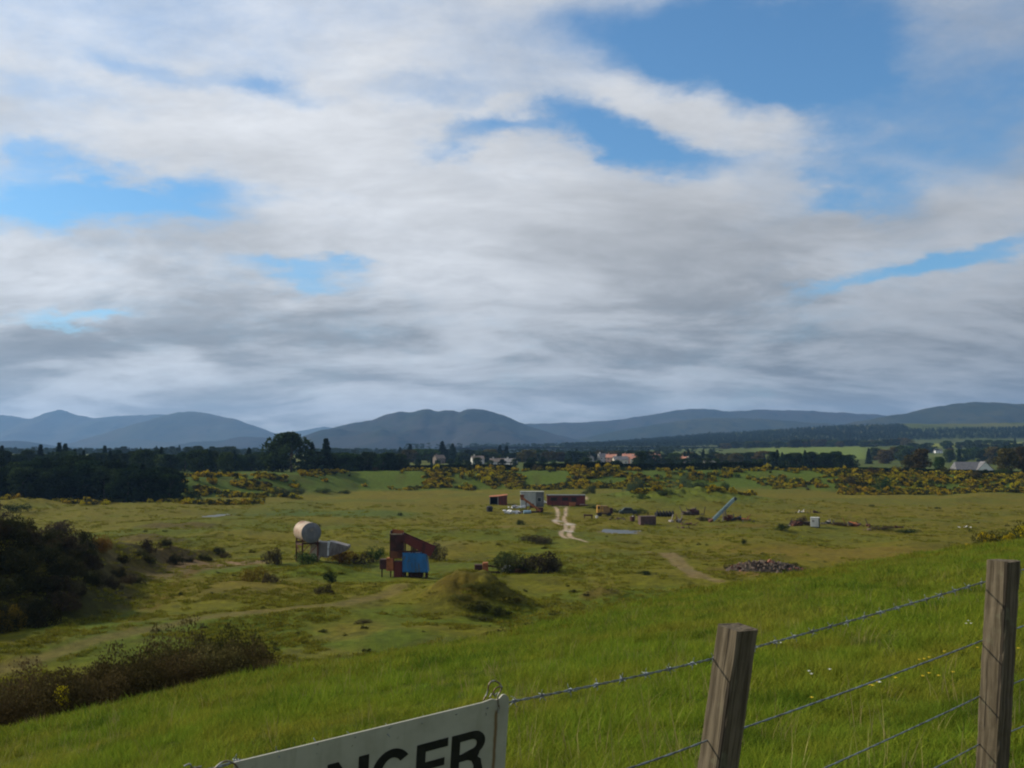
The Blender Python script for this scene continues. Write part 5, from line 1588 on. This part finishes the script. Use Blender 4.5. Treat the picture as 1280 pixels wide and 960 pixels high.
# conveyor
t = thing(899, 652, 'conveyor', 'pale blue-green conveyor arm slanting up to the right', 'conveyor')
a_, b_ = Vector((-1.6, 0, .4)), Vector((4.2, 1.5, 5.6))
for y_ in (-.5, .5): MB().bar(a_ + Vector((0, y_, 0)), b_ + Vector((0, y_, 0)), .12, .75).build('side_frame', M['green_steel'], t)
MB().bar(a_ + Vector((0, 0, .15)), b_ + Vector((0, 0, .15)), .86, .08).build('belt', M['black_rubber'], t)
for k_ in range(9):
    q = a_.lerp(b_, (k_ + .5) / 9)
    MB().cyl((q.x, q.y - .42, q.z - .12), (q.x, q.y + .42, q.z - .12), .1, n=8).build('roller', M['grey_steel'], t)
MB().cyl(b_ + Vector((.1, -.6, 0)), b_ + Vector((.1, .6, 0)), .42, n=14).build('head_drum', M['teal_metal'], t)
MB().bar((-2.6, -.5, .1), (-1.4, 0, .7), .9, .5).build('feed_end', M['rust'], t)
for y_ in (-.45, .45):
    MB().bar((1.0, .5 + y_, -.2), (1.3, .7 + y_, 2.9), .16).build('leg', M['pale_steel'], t)
    MB().bar((2.2, .9 + y_, -.2), (1.6, .8 + y_, 3.1), .14).build('leg', M['grey_steel'], t)
# rusty wreckage in front of the big thicket
t = thing(622, 716, 'wreckage', 'rusty machine wreckage with an orange box and long beams beside the thicket', 'wreckage')
MB().box(-3.3, -2.2, -.5, .7, -.1, 1.2).build('dark_box', M['rust_dark'], t, bevel=.05)
MB().box(-2.15, -1.35, -.6, .5, .2, 1.5).build('orange_box', M['rust_orange'], t, bevel=.06)
MB().bar((-3.4, -.7, .15), (1.0, -.8, .15), .25, .3).build('beam', M['rust_dark'], t)
MB().bar((-1.4, .2, 1.0), (3.6, .4, .3), .2, .25).build('beam', M['rust'], t)
MB().bar((.8, -.5, .2), (4.2, -.2, .2), .5, .55).build('axle', M['rust'], t)
eng = MB().box(.6, 1.9, -.9, .1, .1, .75).build('engine_block', M['pale_board'], t, bevel=.12)
MB().cyl((1.0, -.9, .75), (1.7, -.5, 1.0), .32, n=14).build('cylinder_head', M['white_sheet'], t)
MB().cyl((3.6, -.4, .35), (3.6, .2, .35), .42, n=14).build('wheel', M['rust_dark'], t)
# rubble heap
t = thing(955, 714, 'rubble_heap', 'long heap of grey rubble and brick dumped left of the near slope', 'rubble heap')
rr = random.Random(8)
import bmesh
mb_pts = []
V_, Q_ = [], []
for i in range(25):
    for j in range(9):
        x_ = -5.6 + i * 11.2 / 24; y_ = -2.2 + j * 4.4 / 8
        q = (x_ / 5.6) ** 2 + (y_ / 2.2) ** 2
        V_.append((x_, y_, 1.35 * max(0, 1 - q) ** .7 * (1 + .4 * rr.uniform(-1, 1)) - .15))
for i in range(24):
    for j in range(8): Q_.append((i * 9 + j, i * 9 + 9 + j, i * 9 + 10 + j, i * 9 + j + 1))
link('earth_core', arrays_mesh('earth_core', V_, Q_, False), t, (M['earth'],))
stones = []
for k_ in range(5):
    bm = bmesh.new()
    for _ in range(10): bm.verts.new((rr.gauss(0, .5), rr.gauss(0, .4), rr.gauss(0, .3)))
    bmesh.ops.convex_hull(bm, input=bm.verts)
    me = bpy.data.meshes.new('stone'); bm.to_mesh(me); bm.free(); stones.append(me)
for i in range(290):
    x_ = rr.uniform(-5.4, 5.4); y_ = rr.uniform(-2.6, 1.2)
    q = (x_ / 5.6) ** 2 + (y_ / 2.6) ** 2
    if q > 1: continue
    m_ = 'stone' if rr.random() < .80 else 'brick_red' if rr.random() < .55 else 'white_sheet' if rr.random() < .30 else 'rust_dark'
    o = bpy.data.objects.new('stone', mat_copy(stones[i % 5], M[m_])); COL.objects.link(o); o.parent = t
    o.location = (x_, y_, 1.35 * max(0, 1 - (x_ / 5.6) ** 2 - (y_ / 2.2) ** 2) ** .7 + .02)
    s = rr.uniform(.12, .42); o.scale = (s, s, s); o.rotation_euler = (rr.random() * 6, rr.random() * 6, rr.random() * 6)

# ------------------------------------------------------------------ fence and sign
M['post_wood'] = None


def wood_mat():
    m, k, out = new_mat('weathered_wood')
    b = k.n('ShaderNodeBsdfPrincipled'); b.inputs['Roughness'].default_value = .9; b.inputs['Specular IOR Level'].default_value = .15
    tc = k.n('ShaderNodeTexCoord').outputs['Object']
    v = k.mapping(tc, sc=(1, 1, .055))
    g1 = k.noise(v, 60, 6, .65, .3); g2 = k.noise(v, 180, 4, .7, .2)
    c = k.mix(k.smooth(g1, .35, .66), (.064, .050, .031, 1), (.150, .120, .080, 1))
    c = k.mix(k.smooth(g2, .56, .74, 0, .75), c, (.05, .042, .032, 1))
    blot = k.noise(tc, 14, 5, .6); c = k.mix(k.smooth(blot, .55, .72, 0, .5), c, (.155, .155, .095, 1))
    cr = k.noise(k.mapping(tc, (2, 3, 0), sc=(1, 1, .03)), 38, 3, .5, .5); ck = k.smooth(cr, .60, .64)
    c = k.mix(k.math('MULTIPLY', ck, .8), c, (.022, .018, .014, 1))
    k.put(b.inputs['Base Color'], c)
    bp = k.n('ShaderNodeBump'); bp.inputs['Strength'].default_value = .7; bp.inputs['Distance'].default_value = .004
    k.put(bp.inputs['Height'], k.math('SUBTRACT', g1, k.math('MULTIPLY', ck, 1.2))); k.put(b.inputs['Normal'], bp.outputs[0])
    m.node_tree.links.new(b.outputs[0], out.inputs[0])
    return m


M['post_wood'] = wood_mat()
M['wire'] = pbr('galvanised_wire', (.20, .235, .26), (.11, .115, .12), 30, .45, .55, 0)
M['rusty_wire'] = pbr('tie_wire', (.30, .30, .28), (.16, .10, .06), 40, .5, .5, 0)
fd = Vector((.82, .572, 0)).normalized(); fn = Vector((fd.y, -fd.x, 0))     # along the fence, and its face towards the viewer
SEC = .047                                                          # half a post


def post_mesh(hgt, seed):
    rg = np.random.default_rng(seed)
    prof = []
    c_ = .006
    for sx, sy in ((-1, -1), (1, -1), (1, 1), (-1, 1)):
        e = SEC
        if sx * sy > 0: prof += [(sx * e, sy * (e - c_)), (sx * (e - c_), sy * e)] if sx > 0 else [(sx * e, sy * (e - c_)), (sx * (e - c_), sy * e)]
        else: prof += [(sx * (e - c_), sy * e), (sx * e, sy * (e - c_))]
    prof = np.array(prof)
    ang = np.argsort(np.arctan2(prof[:, 1], prof[:, 0])); prof = prof[ang]
    nr = 34; V = []
    for i in range(nr):
        z = hgt * i / (nr - 1)
        w = 1 + rg.normal() * .006
        off = rg.normal(size=(8, 2)) * .0008
        q = prof * w + off + np.array([.0015 * math.sin(z * 7 + seed), .001 * math.sin(z * 5)])
        zz = z + (0 if i < nr - 1 else 1) * (prof[:, 0] * .05 + rg.normal(size=8) * .0018)
        V += [(a[0], a[1], zz[j] if hasattr(zz, '__len__') else zz) for j, a in enumerate(q)]
    Fs = []
    for i in range(nr - 1):
        for j in range(8): Fs.append((i * 8 + j, i * 8 + (j + 1) % 8, i * 8 + 8 + (j + 1) % 8, i * 8 + 8 + j))
    n0 = len(V); top = [v for v in V[-8:]]
    V += [(v[0] * .78, v[1] * .78, v[2] + .0012) for v in top]
    for j in range(8): Fs.append(((nr - 1) * 8 + j, (nr - 1) * 8 + (j + 1) % 8, n0 + (j + 1) % 8, n0 + j))
    Fs.append(tuple(range(n0, n0 + 8)))
    me = bpy.data.meshes.new('post'); me.from_pydata(V, [], Fs); me.update()
    return me


def ray_at(px, py, D): return ray(px, py) * D


fence = empty('wire_fence', (0.73, 3.25, h1(.73, 3.25)), 0, 'barbed wire fence with square weathered wooden posts on the grass slope', 'fence')
FINV = Matrix.Translation(-fence.location)
rotf = math.atan2(fd.y, fd.x)


def add_post(px_top, py_top, D, lean, hgt, seed, px_bot=None):
    top = ray_at(px_top, py_top, D)
    up = Vector((lean[0], lean[1], 1)).normalized()
    base = top - up * hgt
    o = link('post', post_mesh(hgt, seed), fence, (M['post_wood'],))
    ex = (fd - up * fd.dot(up)).normalized(); ey = up.cross(ex)
    mt = Matrix((ex, ey, up)).transposed().to_4x4(); mt.translation = base
    o.matrix_parent_inverse = Matrix.Identity(4)
    o.matrix_local = FINV @ mt
    return top, up


def at_wire(px, py, plane_p):
    """where a sight line meets the upright plane of the wires"""
    v = ray(px, py)
    t = plane_p.dot(fn) / v.dot(fn)
    return v * t


P1, U1 = add_post(922, 784, 3.25, (.150, -.02), 1.55, 3)
P2, U2 = add_post(1254.5, 701, 4.12, (.085, -.01), 1.35, 4)
PP = P1 - fn * (SEC + .006)
PP = Vector((PP.x, PP.y, 0))
# off-frame posts that carry the wires on
for q, hh_, sd_ in ((-2.45, .74, 5), (3.2, .48, 6)):
    b_ = Vector((P1.x, P1.y, 0)) + fd * q
    g_ = h1(b_.x, b_.y)
    o = link('post', post_mesh(1.4, sd_), fence, (M['post_wood'],))
    mt = Matrix.Rotation(rotf, 4, 'Z'); mt.translation = Vector((b_.x, b_.y, g_ - .35))
    o.matrix_parent_inverse = Matrix.Identity(4); o.matrix_local = FINV @ mt


def span(p, q, sag, n):
    return [p.lerp(q, i / n) - Vector((0, 0, sag * 4 * (i / n) * (1 - i / n))) for i in range(n + 1)]


def wire_path(pix, sag):
    pts = [at_wire(px, py, PP) for px, py in pix]
    out = []
    for a, b in zip(pts[:-1], pts[1:]):
        L = (b - a).length; sg = span(a, b, sag, max(8, int(L * 60)))
        out += sg[:-1]
    out.append(pts[-1])
    return out


def resample(path, step):
    out = [path[0]]; acc = 0
    for a, b in zip(path[:-1], path[1:]):
        d = (b - a); L = d.length; t = step - acc
        while t < L: out.append(a + d * (t / L)); t += step
        acc = (acc + L) % step
    return out


def strand(path, r, tr, turns, ph, mat, name='wire', barbs=False):
    path = resample(path, .006 if tr else .03)
    mb = MB(); n = len(path)
    acc = 0
    for s_ in ((0, math.pi) if tr else (0,)):
        pts = []
        for i, p in enumerate(path):
            a = i * .006 * turns * 6.283 + s_ + ph
            d = (path[min(i + 1, n - 1)] - path[max(i - 1, 0)]).normalized()
            e = d.cross(Vector((0, 0, 1))).normalized(); g = d.cross(e)
            pts.append(p + (e * math.cos(a) + g * math.sin(a)) * tr)
        mb.tube(pts, r, 5)
    loc = fence.location
    mb.v = [(v[0] - loc.x, v[1] - loc.y, v[2] - loc.z) for v in mb.v]
    o = link(name, mb.mesh(name, True), fence, (mat,))
    if barbs:
        bars = resample(path, .098)
        rr = random.Random(3)
        for p in bars[1:]:
            b = MB()
            i = min(range(n), key=lambda q: (path[q] - p).length)
            d = (path[min(i + 1, n - 1)] - path[max(i - 1, 0)]).normalized(); e = d.cross(Vector((0, 0, 1))).normalized(); g = d.cross(e)
            # two turns round the strands, then the four points
            hel = []
            for k_ in range(15):
                a = k_ / 14 * 4 * math.pi
                hel.append(p + d * (-.006 + .012 * k_ / 14) + (e * math.cos(a) + g * math.sin(a)) * .0052)
            b.tube(hel, .0014, 5)
            a0 = rr.random() * 3.14
            for s_ in (0, math.pi / 2, math.pi, 3 * math.pi / 2):
                a = a0 + s_ + rr.uniform(-.3, .3); w = e * math.cos(a) + g * math.sin(a)
                q = p + d * rr.uniform(-.006, .006) + w * .004
                b.tube([q, q + w * .008 + d * rr.uniform(-.003, .003), q + w * .016 + d * rr.uniform(-.007, .007)], [.0014, .0012, .0005], 5)
            b.v = [(v[0] - loc.x, v[1] - loc.y, v[2] - loc.z) for v in b.v]
            link('barb', b.mesh('barb', True), o, (mat,))
    return o


TOP = [(-140, 1075), (292, 953), (643, 876.5), (893, 823), (1232, 727), (1420, 664)]
strand(wire_path(TOP, .004), .0017, .0021, 14, 0, M['wire'], 'barbed_wire', True)
strand(wire_path([(-140, 1330), (720, 980), (883, 926), (1230, 800), (1420, 728)], .006), .0024, .0011, 9, 1, M['wire'], 'plain_wire')
strand(wire_path([(-140, 1560), (720, 1110), (872, 1030), (1228, 869), (1420, 792)], .006), .0022, .0010, 9, 2, M['wire'], 'plain_wire')
strand(wire_path([(-140, 1760), (720, 1210), (866, 1115), (1225, 930), (1420, 846)], .006), .0020, .0010, 9, 2, M['wire'], 'plain_wire')
# staples on the posts
for px, py in ((894, 823), (884, 926), (1233, 727), (1231, 800), (1229, 869), (1226, 930)):
    p = at_wire(px + 3, py - 1, PP) + fn * .004 - fence.location
    MB().tube([p + Vector((0, 0, .012)) + fn * .012, p + Vector((0, 0, .012)), p - fn * .006, p - Vector((0, 0, .012)), p - Vector((0, 0, .012)) + fn * .012], .0018, 5).build('staple', M['wire'], fence, True)

# --- sign
def sign_mat():
    m, k, out = new_mat('sign_white')
    b = k.n('ShaderNodeBsdfPrincipled'); b.inputs['Roughness'].default_value = .45
    tc = k.n('ShaderNodeTexCoord').outputs['Object']
    n1 = k.noise(tc, 9, 6, .6); n2 = k.noise(tc, 60, 4, .6)
    c = k.mix(k.smooth(n1, .4, .7), (.44, .425, .34, 1), (.36, .345, .27, 1))
    c = k.mix(k.smooth(n2, .62, .75, 0, .5), c, (.24, .22, .17, 1))
    n3 = k.noise(k.mapping(tc, (3, 0, 1), sc=(1, 1, .12)), 26, 5, .65)
    c = k.mix(k.smooth(n3, .5, .72, 0, .45), c, (.25, .235, .16, 1))
    # rust run below the tie hole (local x = along the board from its right end, z = up)
    sp = k.n('ShaderNodeSeparateXYZ'); k.put(sp.inputs[0], tc)
    wob = k.noise(k.mapping(tc, sc=(4, 1, 9)), 3, 3, .5)
    dx = k.math('ABSOLUTE', k.math('ADD', k.math('ADD', sp.outputs[0], .040), k.math('MULTIPLY', k.math('SUBTRACT', wob, .5), .010)))
    run = k.math('MULTIPLY', k.smooth(dx, .0085, .0015), k.smooth(sp.outputs[2], -.030, -.045))
    c = k.mix(k.math('MULTIPLY', run, .9), c, (.16, .085, .028, 1))
    k.put(b.inputs['Base Color'], c)
    m.node_tree.links.new(b.outputs[0], out.inputs[0])
    return m


M['sign_white'] = sign_mat()
M['letter_black'] = pbr('letter_black', (.012, .012, .013), (.02, .02, .02), 20, .5)
SPN = PP + fn * .012
v = ray(637, 868); TR = v * (SPN.dot(fn) / v.dot(fn))
v = ray(293, 953); TL = v * (SPN.dot(fn) / v.dot(fn))
ex = (TR - TL); SL = ex.length; ex = ex / SL                     # along the top edge, to the right
up0 = Vector((0, 0, 1)) + fn * .20
ez = (up0 - ex * up0.dot(ex)).normalized(); ey = ez.cross(ex).normalized()
sign = empty('danger_sign', TR, 0, 'white DANGER sign with black letters tied to the barbed wire', 'sign')
mt = Matrix((ex, ey, ez)).transposed().to_4x4(); mt.translation = TR
sign.matrix_world = mt
SH = .62


def plate(poly, y0, y1, name, mat, parent, holes=()):
    """flat shape with real thickness; polygons in the board's x,z"""
    loops = [poly] + list(holes)
    pts = [Vector((p[0], p[1], 0)) for lp in loops for p in lp]
    tris = tessellate_polygon([[Vector((p[0], p[1], 0)) for p in lp] for lp in loops])
    n = len(pts)
    V = [(p.x, y0, p.y) for p in pts] + [(p.x, y1, p.y) for p in pts]
    Fs = [tuple(t) for t in tris] + [tuple(n + i for i in reversed(t)) for t in tris]
    b = 0
    for lp in loops:
        m_ = len(lp)
        for i in range(m_): Fs.append((b + i, b + (i + 1) % m_, n + b + (i + 1) % m_, n + b + i))
        b += m_
    me = bpy.data.meshes.new(name); me.from_pydata(V, [], Fs); me.validate(); me.update()
    bm = bmesh.new(); bm.from_mesh(me); bmesh.ops.recalc_face_normals(bm, faces=bm.faces); bm.to_mesh(me); bm.free()
    return link(name, me, parent, (mat,))


def arc(cx, cz, rx, rz, a0, a1, n=14):
    return [(cx + rx * math.cos(R(a0 + (a1 - a0) * i / n)), cz + rz * math.sin(R(a0 + (a1 - a0) * i / n))) for i in range(n + 1)]


outline = [(-SL, 0), (-SL, -SH)] + arc(-.02, -SH + .02, .02, .02, -90, 0, 5) + arc(-.022, -.022, .022, .026, 0, 95, 7) + [(-.036, -.006), (-.044, -.006), (-.058, -.001), (-.09, -.0045)]
plate(outline, 0, .004, 'board', M['sign_white'], sign)
LH, LW, ST = .128, .094, .0235


def letters():
    s = ST; h = LH; w = LW
    N = [[(0, 0), (0, h), (s * 1.05, h), (w - s, s * 1.55), (w - s, h), (w, h), (w, 0), (w - s * 1.05, 0), (s, h - s * 1.55), (s, 0)]]
    E = [[(0, 0), (0, h), (w * .88, h), (w * .88, h - s), (s, h - s), (s, h * .5 + s * .45), (w * .80, h * .5 + s * .45), (w * .80, h * .5 - s * .45), (s, h * .5 - s * .45), (s, s), (w * .90, s), (w * .90, 0)]]
    c = h * .27
    Rr = [[(0, 0), (0, h)] + arc(w * .60, h - c, w * .40, c, 90, -50, 16) + [(w * .80, h * .40), (w * .90, h * .33), (w * .93, h * .2), (w * .95, .02), (w * 1.0, 0), (w * .74, 0), (w * .70, h * .05), (w * .69, h * .22), (w * .62, h * .34), (w * .5, h * .38), (s, h * .38), (s, 0)],
          [(s, h * .38 + s * .82), (s, h - s * .95)] + arc(w * .58, h - c - .002, w * .42 - s, c - s * .85, 90, -90, 12)]
    G = [arc(w * .52, h * .5, w * .54, h * .52, 38, 322, 34) + [(w * 1.02, .02), (w * 1.02, h * .5), (w * .56, h * .5), (w * .56, h * .5 - s * .9), (w * .80, h * .5 - s * .9), (w * .80, h * .22)] + arc(w * .52, h * .5, w * .54 - s, h * .52 - s, 318, 42, 28)]
    A = [[(-.004, 0), (w * .36, h), (w * .66, h), (w + .006, 0), (w - s, 0), (w * .76, h * .22), (w * .26, h * .22), (s * .95, 0)], [(w * .33, h * .22 + s * .85), (w * .69, h * .22 + s * .85), (w * .51, h - s * 1.1)]]
    Dd = [[(0, 0), (0, h)] + arc(w * .45, h * .5, w * .55, h * .5, 90, -90, 20), [(s, s), (s, h - s)] + arc(w * .43, h * .5, w * .57 - s, h * .5 - s, 90, -90, 16)]
    return dict(N=N, E=E, R=Rr, G=G, A=A, D=Dd)


LT = letters()
LTOP = -.088
for ch_, x0_, ws, top_ in (('D', -.772, .96, -.060), ('A', -.660, 1.05, -.062), ('N', -.537, 1.20, -.0665), ('G', -.414, 1.16, -.072), ('E', -.286, 1.14, -.078), ('R', -.180, 1.14, -.079)):
    sh = [[(p[0] * ws + x0_, p[1] + top_ - LH) for p in lp] for lp in LT[ch_]]
    plate(sh[0], -.0012, -.0002, 'letter', M['letter_black'], sign, sh[1:])['label'] = 'black letter ' + ch_


def on_sign(px, py, off=.004):
    n_ = -ey
    v = ray(px, py); q = TR + n_ * off
    return v * (q.dot(n_) / v.dot(n_))


tie = empty('wire_tie', TR, 0, 'bent loop of tie wire holding the right corner of the sign', 'wire')
def tube_px(pix, r, name, mat, parent, offs=.004):
    pts = [on_sign(px, py, offs if not isinstance(offs, (list, tuple)) else offs[i]) - parent.location for i, (px, py) in enumerate(pix)]
    pts = [Vector(p) for p in smooth_line([tuple(p) for p in pts], 6)]
    return MB().tube(pts, r, 7).build(name, mat, parent, True)


tube_px([(604, 876), (609, 866), (611, 856), (615, 851.5), (621, 852), (626, 857), (626, 863), (622.5, 870), (623, 879), (624, 885), (622.5, 891)], .0022, 'loop', M['rusty_wire'], tie)
tube_px([(619, 871), (617, 866), (619, 861), (624, 858.5), (628, 859)], .0020, 'curl', M['rusty_wire'], tie, .007)
tube_px([(612, 872), (615, 867), (618, 869), (622, 866)], .0018, 'twist', M['rusty_wire'], tie, .003)
tie = empty('wire_tie', TL, 0, 'small loop of tie wire at the left corner of the sign', 'wire')
tube_px([(266, 963), (276, 954), (284, 951.5), (292, 954), (298, 962), (300, 972)], .0022, 'loop', M['rusty_wire'], tie)
tube_px([(230, 958), (237, 955), (241, 960), (252, 958)], .0020, 'twist', M['rusty_wire'], tie)

# ------------------------------------------------------------------ grass
def tuft(seed, n, h, spread, wid, lean, segs=3):
    rg = random.Random(seed)
    V, Q, T = [], [], []
    for i in range(n):
        a = rg.random() * 6.283; q = spread * math.sqrt(rg.random())
        bx_, by_ = q * math.cos(a), q * math.sin(a)
        la = rg.random() * 6.283; ln = lean * rg.uniform(.3, 1.4) * h; hh_ = h * rg.uniform(.5, 1.2)
        wa = la + 1.57 + rg.uniform(-.6, .6); wx, wy = math.cos(wa) * wid * .5, math.sin(wa) * wid * .5
        tint = rg.random()
        b0 = len(V)
        for s_ in range(segs + 1):
            f = s_ / segs
            ox, oy = math.cos(la) * ln * f ** 1.8, math.sin(la) * ln * f ** 1.8
            z = hh_ * (f - .12 * f * f * lean * 2) - .01
            w = (1 - f ** 1.6) * .95 + .05
            V += [(bx_ + ox - wx * w, by_ + oy - wy * w, z), (bx_ + ox + wx * w, by_ + oy + wy * w, z)]
            T += [tint, tint]
        for s_ in range(segs): Q.append((b0 + 2 * s_, b0 + 2 * s_ + 1, b0 + 2 * s_ + 3, b0 + 2 * s_ + 2))
    return arrays_mesh('tuft', V, Q, True, {'tint': ('FLOAT', T)})


GREEN = [source('tuft', tuft(200 + i, 26, .16, .085, .0052, .55), M['blade']) for i in range(5)]
STRAW = [source('straw_tuft', tuft(230 + i, 5, .24, .05, .0035, .35), M['straw']) for i in range(2)]
COARSE = [source('coarse_tuft', tuft(240 + i, 30, .20, .16, .014, .55, 2), M['slope_blade']) for i in range(4)]


def area_points(n, r0, r1, rg, u0=-.60, u1=.60, power=1.0):
    """random ground points, thinning out with distance from the fence"""
    out = []
    r = np.exp(rg.uniform(math.log(r0), math.log(r1), n))
    th = np.arctan(rg.uniform(u0, u1, n))
    return r * np.sin(th), r * np.cos(th)


rg = np.random.default_rng(21)
# near sward
x, y = area_points(60000, 1.3, 26, rg, -.75, .75)
z = hill_z(x, y)
keep = z > H(x, y) - .25
keep &= rg.random(len(x)) < .75 + .25 * np.clip(fbm(x, y, 1.4, 3) * 2, -1, 1)
x, y, z = x[keep], y[keep], z[keep]
lush = .85 + .45 * np.clip(fbm(x, y, 1.1, 3) * 1.6, -.6, .9)
dist = np.hypot(x, y)
s = lush * rg.uniform(.7, 1.2, len(x)) * (.85 + .55 * np.clip(dist / 16, 0, 1.2))
scatter('meadow_grass', np.stack([x, y, z - .005], 1), np.stack([s * 1.15, s * 1.15, s * (.72 + .3 * (fbm(x, y, .7, 2) > .2))], 1), rg.random(len(x)) * 6.28, GREEN, 'lush bright green meadow grass on the near slope', 'grass', .12)
x, y = area_points(3800, 2.2, 40, rg, -.7, .7)
z = hill_z(x, y); keep = (z > H(x, y) - .25) & (rg.random(len(x)) < .25 + .9 * np.clip(fbm(x, y + 9, 3, 3) * 2 + .15 * np.hypot(x, y) / 20, 0, 1)); x, y, z = x[keep], y[keep], z[keep]
s = rg.uniform(.6, 1.35, len(x)) * (1 + np.hypot(x, y) / 40)
scatter('seeding_grass', np.stack([x, y, z], 1), np.stack([s, s, s], 1), rg.random(len(x)) * 6.28, STRAW, 'thin yellowing seed stalks standing in the meadow grass', 'grass', .15)
# coarser sward down the slope
x, y = area_points(42000, 18, 135, rg, -.60, .60)
z = hill_z(x, y); keep = z > H(x, y) - .3; x, y, z = x[keep], y[keep], z[keep]
dist = np.hypot(x, y)
s = (.85 + .4 * np.clip(fbm(x, y, 2.5, 3) * 2, -.6, 1)) * rg.uniform(.7, 1.25, len(x)) * (.9 + dist / 55)
u_ = x / y; rc_ = np.interp(u_, [-.6, -.512, 0, .512, .9], [36, 36, 40, 96, 130])
dry = rg.random(len(x)) < .8 * sstep(.50, 1.05, dist / rc_ + .35 * fbm(x, y, 6, 3))
P_ = np.stack([x, y, z - .02], 1); S_ = np.stack([s * 1.2, s * 1.2, s * .8], 1)
scatter('slope_grass', P_[~dry], S_[~dry], rg.random(int((~dry).sum())) * 6.28, COARSE, 'thick green grass running down the slope to the quarry', 'grass', .12)
DRY = [source('dry_tuft', tuft(280 + i, 30, .19, .16, .013, .6, 2), M['rough_blade']) for i in range(4)]
scatter('crest_grass', P_[dry], S_[dry], rg.random(int(dry.sum())) * 6.28, DRY, 'drier olive grass along the lip of the slope', 'grass', .14)
# rough tussocks on the quarry floor
ROUGH = [source('tussock', tuft(260 + i, 34, .30, .42, .05, .7, 2), M['rough_blade']) for i in range(4)]
n = 50000
inv = rg.uniform(1 / 330, 1 / 60, n); y = 1 / inv; x = y * rg.uniform(-.56, .56, n)
z = H(x, y)
keep = (hill_z(x, y) < z - .5) & (fbm(x, y, 9, 3) + .5 * fbm(x, y, 2.5, 2) > -.04) & (np.interp(pxof(x, y), DF_PX, DF) > y)
for lines, wd in ((LANE, 1.7), (RUTS, .9), (RUTS2, .8)):
    for pts, w_ in lines: keep &= poly_dist(x, y, pts) > wd
for (p, a, b) in POOLS: keep &= pool_mask(x, y, p[0], p[1], a, b) > 1.2
x, y, z = x[keep], y[keep], z[keep]
s = rg.uniform(.35, 1.2, len(x)) * (.5 + y / 260)
scatter('rough_grass', np.stack([x, y, z - .02], 1), np.stack([s * 1.5, s * 1.5, s], 1), rg.random(len(x)) * 6.28, ROUGH, 'rough olive grass tussocks over the quarry floor', 'grass', .1)
# dark weeds dotted on the floor
n = 420
inv = rg.uniform(1 / 300, 1 / 66, n); y = 1 / inv; x = y * rg.uniform(-.54, .54, n)
z = H(x, y); keep = (hill_z(x, y) < z - .5) & (fbm(x, y, 16, 3) > .12); x, y, z = x[keep], y[keep], z[keep]
s = rg.uniform(.2, .6, len(x)) * (.7 + y / 300)
scatter('weeds', np.stack([x, y, z - .03], 1), np.stack([s, s, s * .9], 1), rg.random(len(x)) * 6.28, [source('weed', m_, M['gorse_leaf']) for m_ in BUSH_FAR[:3]], 'dark dock and thistle weeds dotted over the quarry floor', 'weeds')

# flowers in the near grass
def flower(px, py, col, label, group, name):
    p = hit(px, py, 2)
    t = empty(name, p, 0, label, 'flower', group)
    hgt = .17
    MB().tube([(0, 0, -.01), (.004, .003, hgt * .5), (.012, .004, hgt)], .0012, 5).build('stem', M['blade'], t)
    mb = MB()
    for i in range(5):
        a = i * 1.2566
        mb.add([(.012, .004, hgt), (.012 + .012 * math.cos(a - .5), .004 + .012 * math.sin(a - .5), hgt + .006), (.012 + .017 * math.cos(a), .004 + .017 * math.sin(a), hgt + .010), (.012 + .012 * math.cos(a + .5), .004 + .012 * math.sin(a + .5), hgt + .006)], [(0, 1, 2, 3)])
    mb.build('petals', col, t)
    t.scale = (1, 1, 1)


M['petal_yellow'] = pbr('petal_yellow', (.75, .55, .02), (.65, .45, .02), 20, .6)
M['petal_white'] = pbr('petal_white', (.8, .8, .76), (.7, .7, .66), 20, .6)
for px, py in ((1013, 897), (1148, 844), (1154, 843), (1160, 841), (1172, 868), (1190, 863), (1179, 833), (1221, 828), (1089, 881), (1095, 876), (1272, 830), (1090, 780), (1118, 870), (1152, 868), (1160, 864), (1085, 880)):
    flower(px, py + 6, M['petal_yellow'], 'tiny yellow buttercup in the grass between the two posts', 'buttercups in the near grass', 'buttercup')
for px, py in ((970, 814), (975, 816), (1010, 858), (1013, 862), (1207, 793), (1213, 793), (1210, 789), (1098, 876), (1036, 856)):
    flower(px, py + 6, M['petal_white'], 'tiny white flower in the grass between the two posts', 'white flowers in the near grass', 'white_flower')

# ------------------------------------------------------------------ haze
def haze():
    m, k, out = new_mat('haze')
    v = k.n('ShaderNodeVolumePrincipled')
    v.inputs['Color'].default_value = (.31, .57, 1.0, 1)
    v.inputs['Density'].default_value = 6.2e-5
    v.inputs['Anisotropy'].default_value = .15
    m.node_tree.links.new(v.outputs[0], out.inputs['Volume'])
    mb = MB().box(-14500, 14500, -2500, 14200, -75, 640)
    o = mb.build('haze', m)
    tag(o, 'thin blue summer haze over the valley', 'haze', None, 'stuff')
    m.volume_intersection_method = 'FAST' if hasattr(m, 'volume_intersection_method') else None


haze()
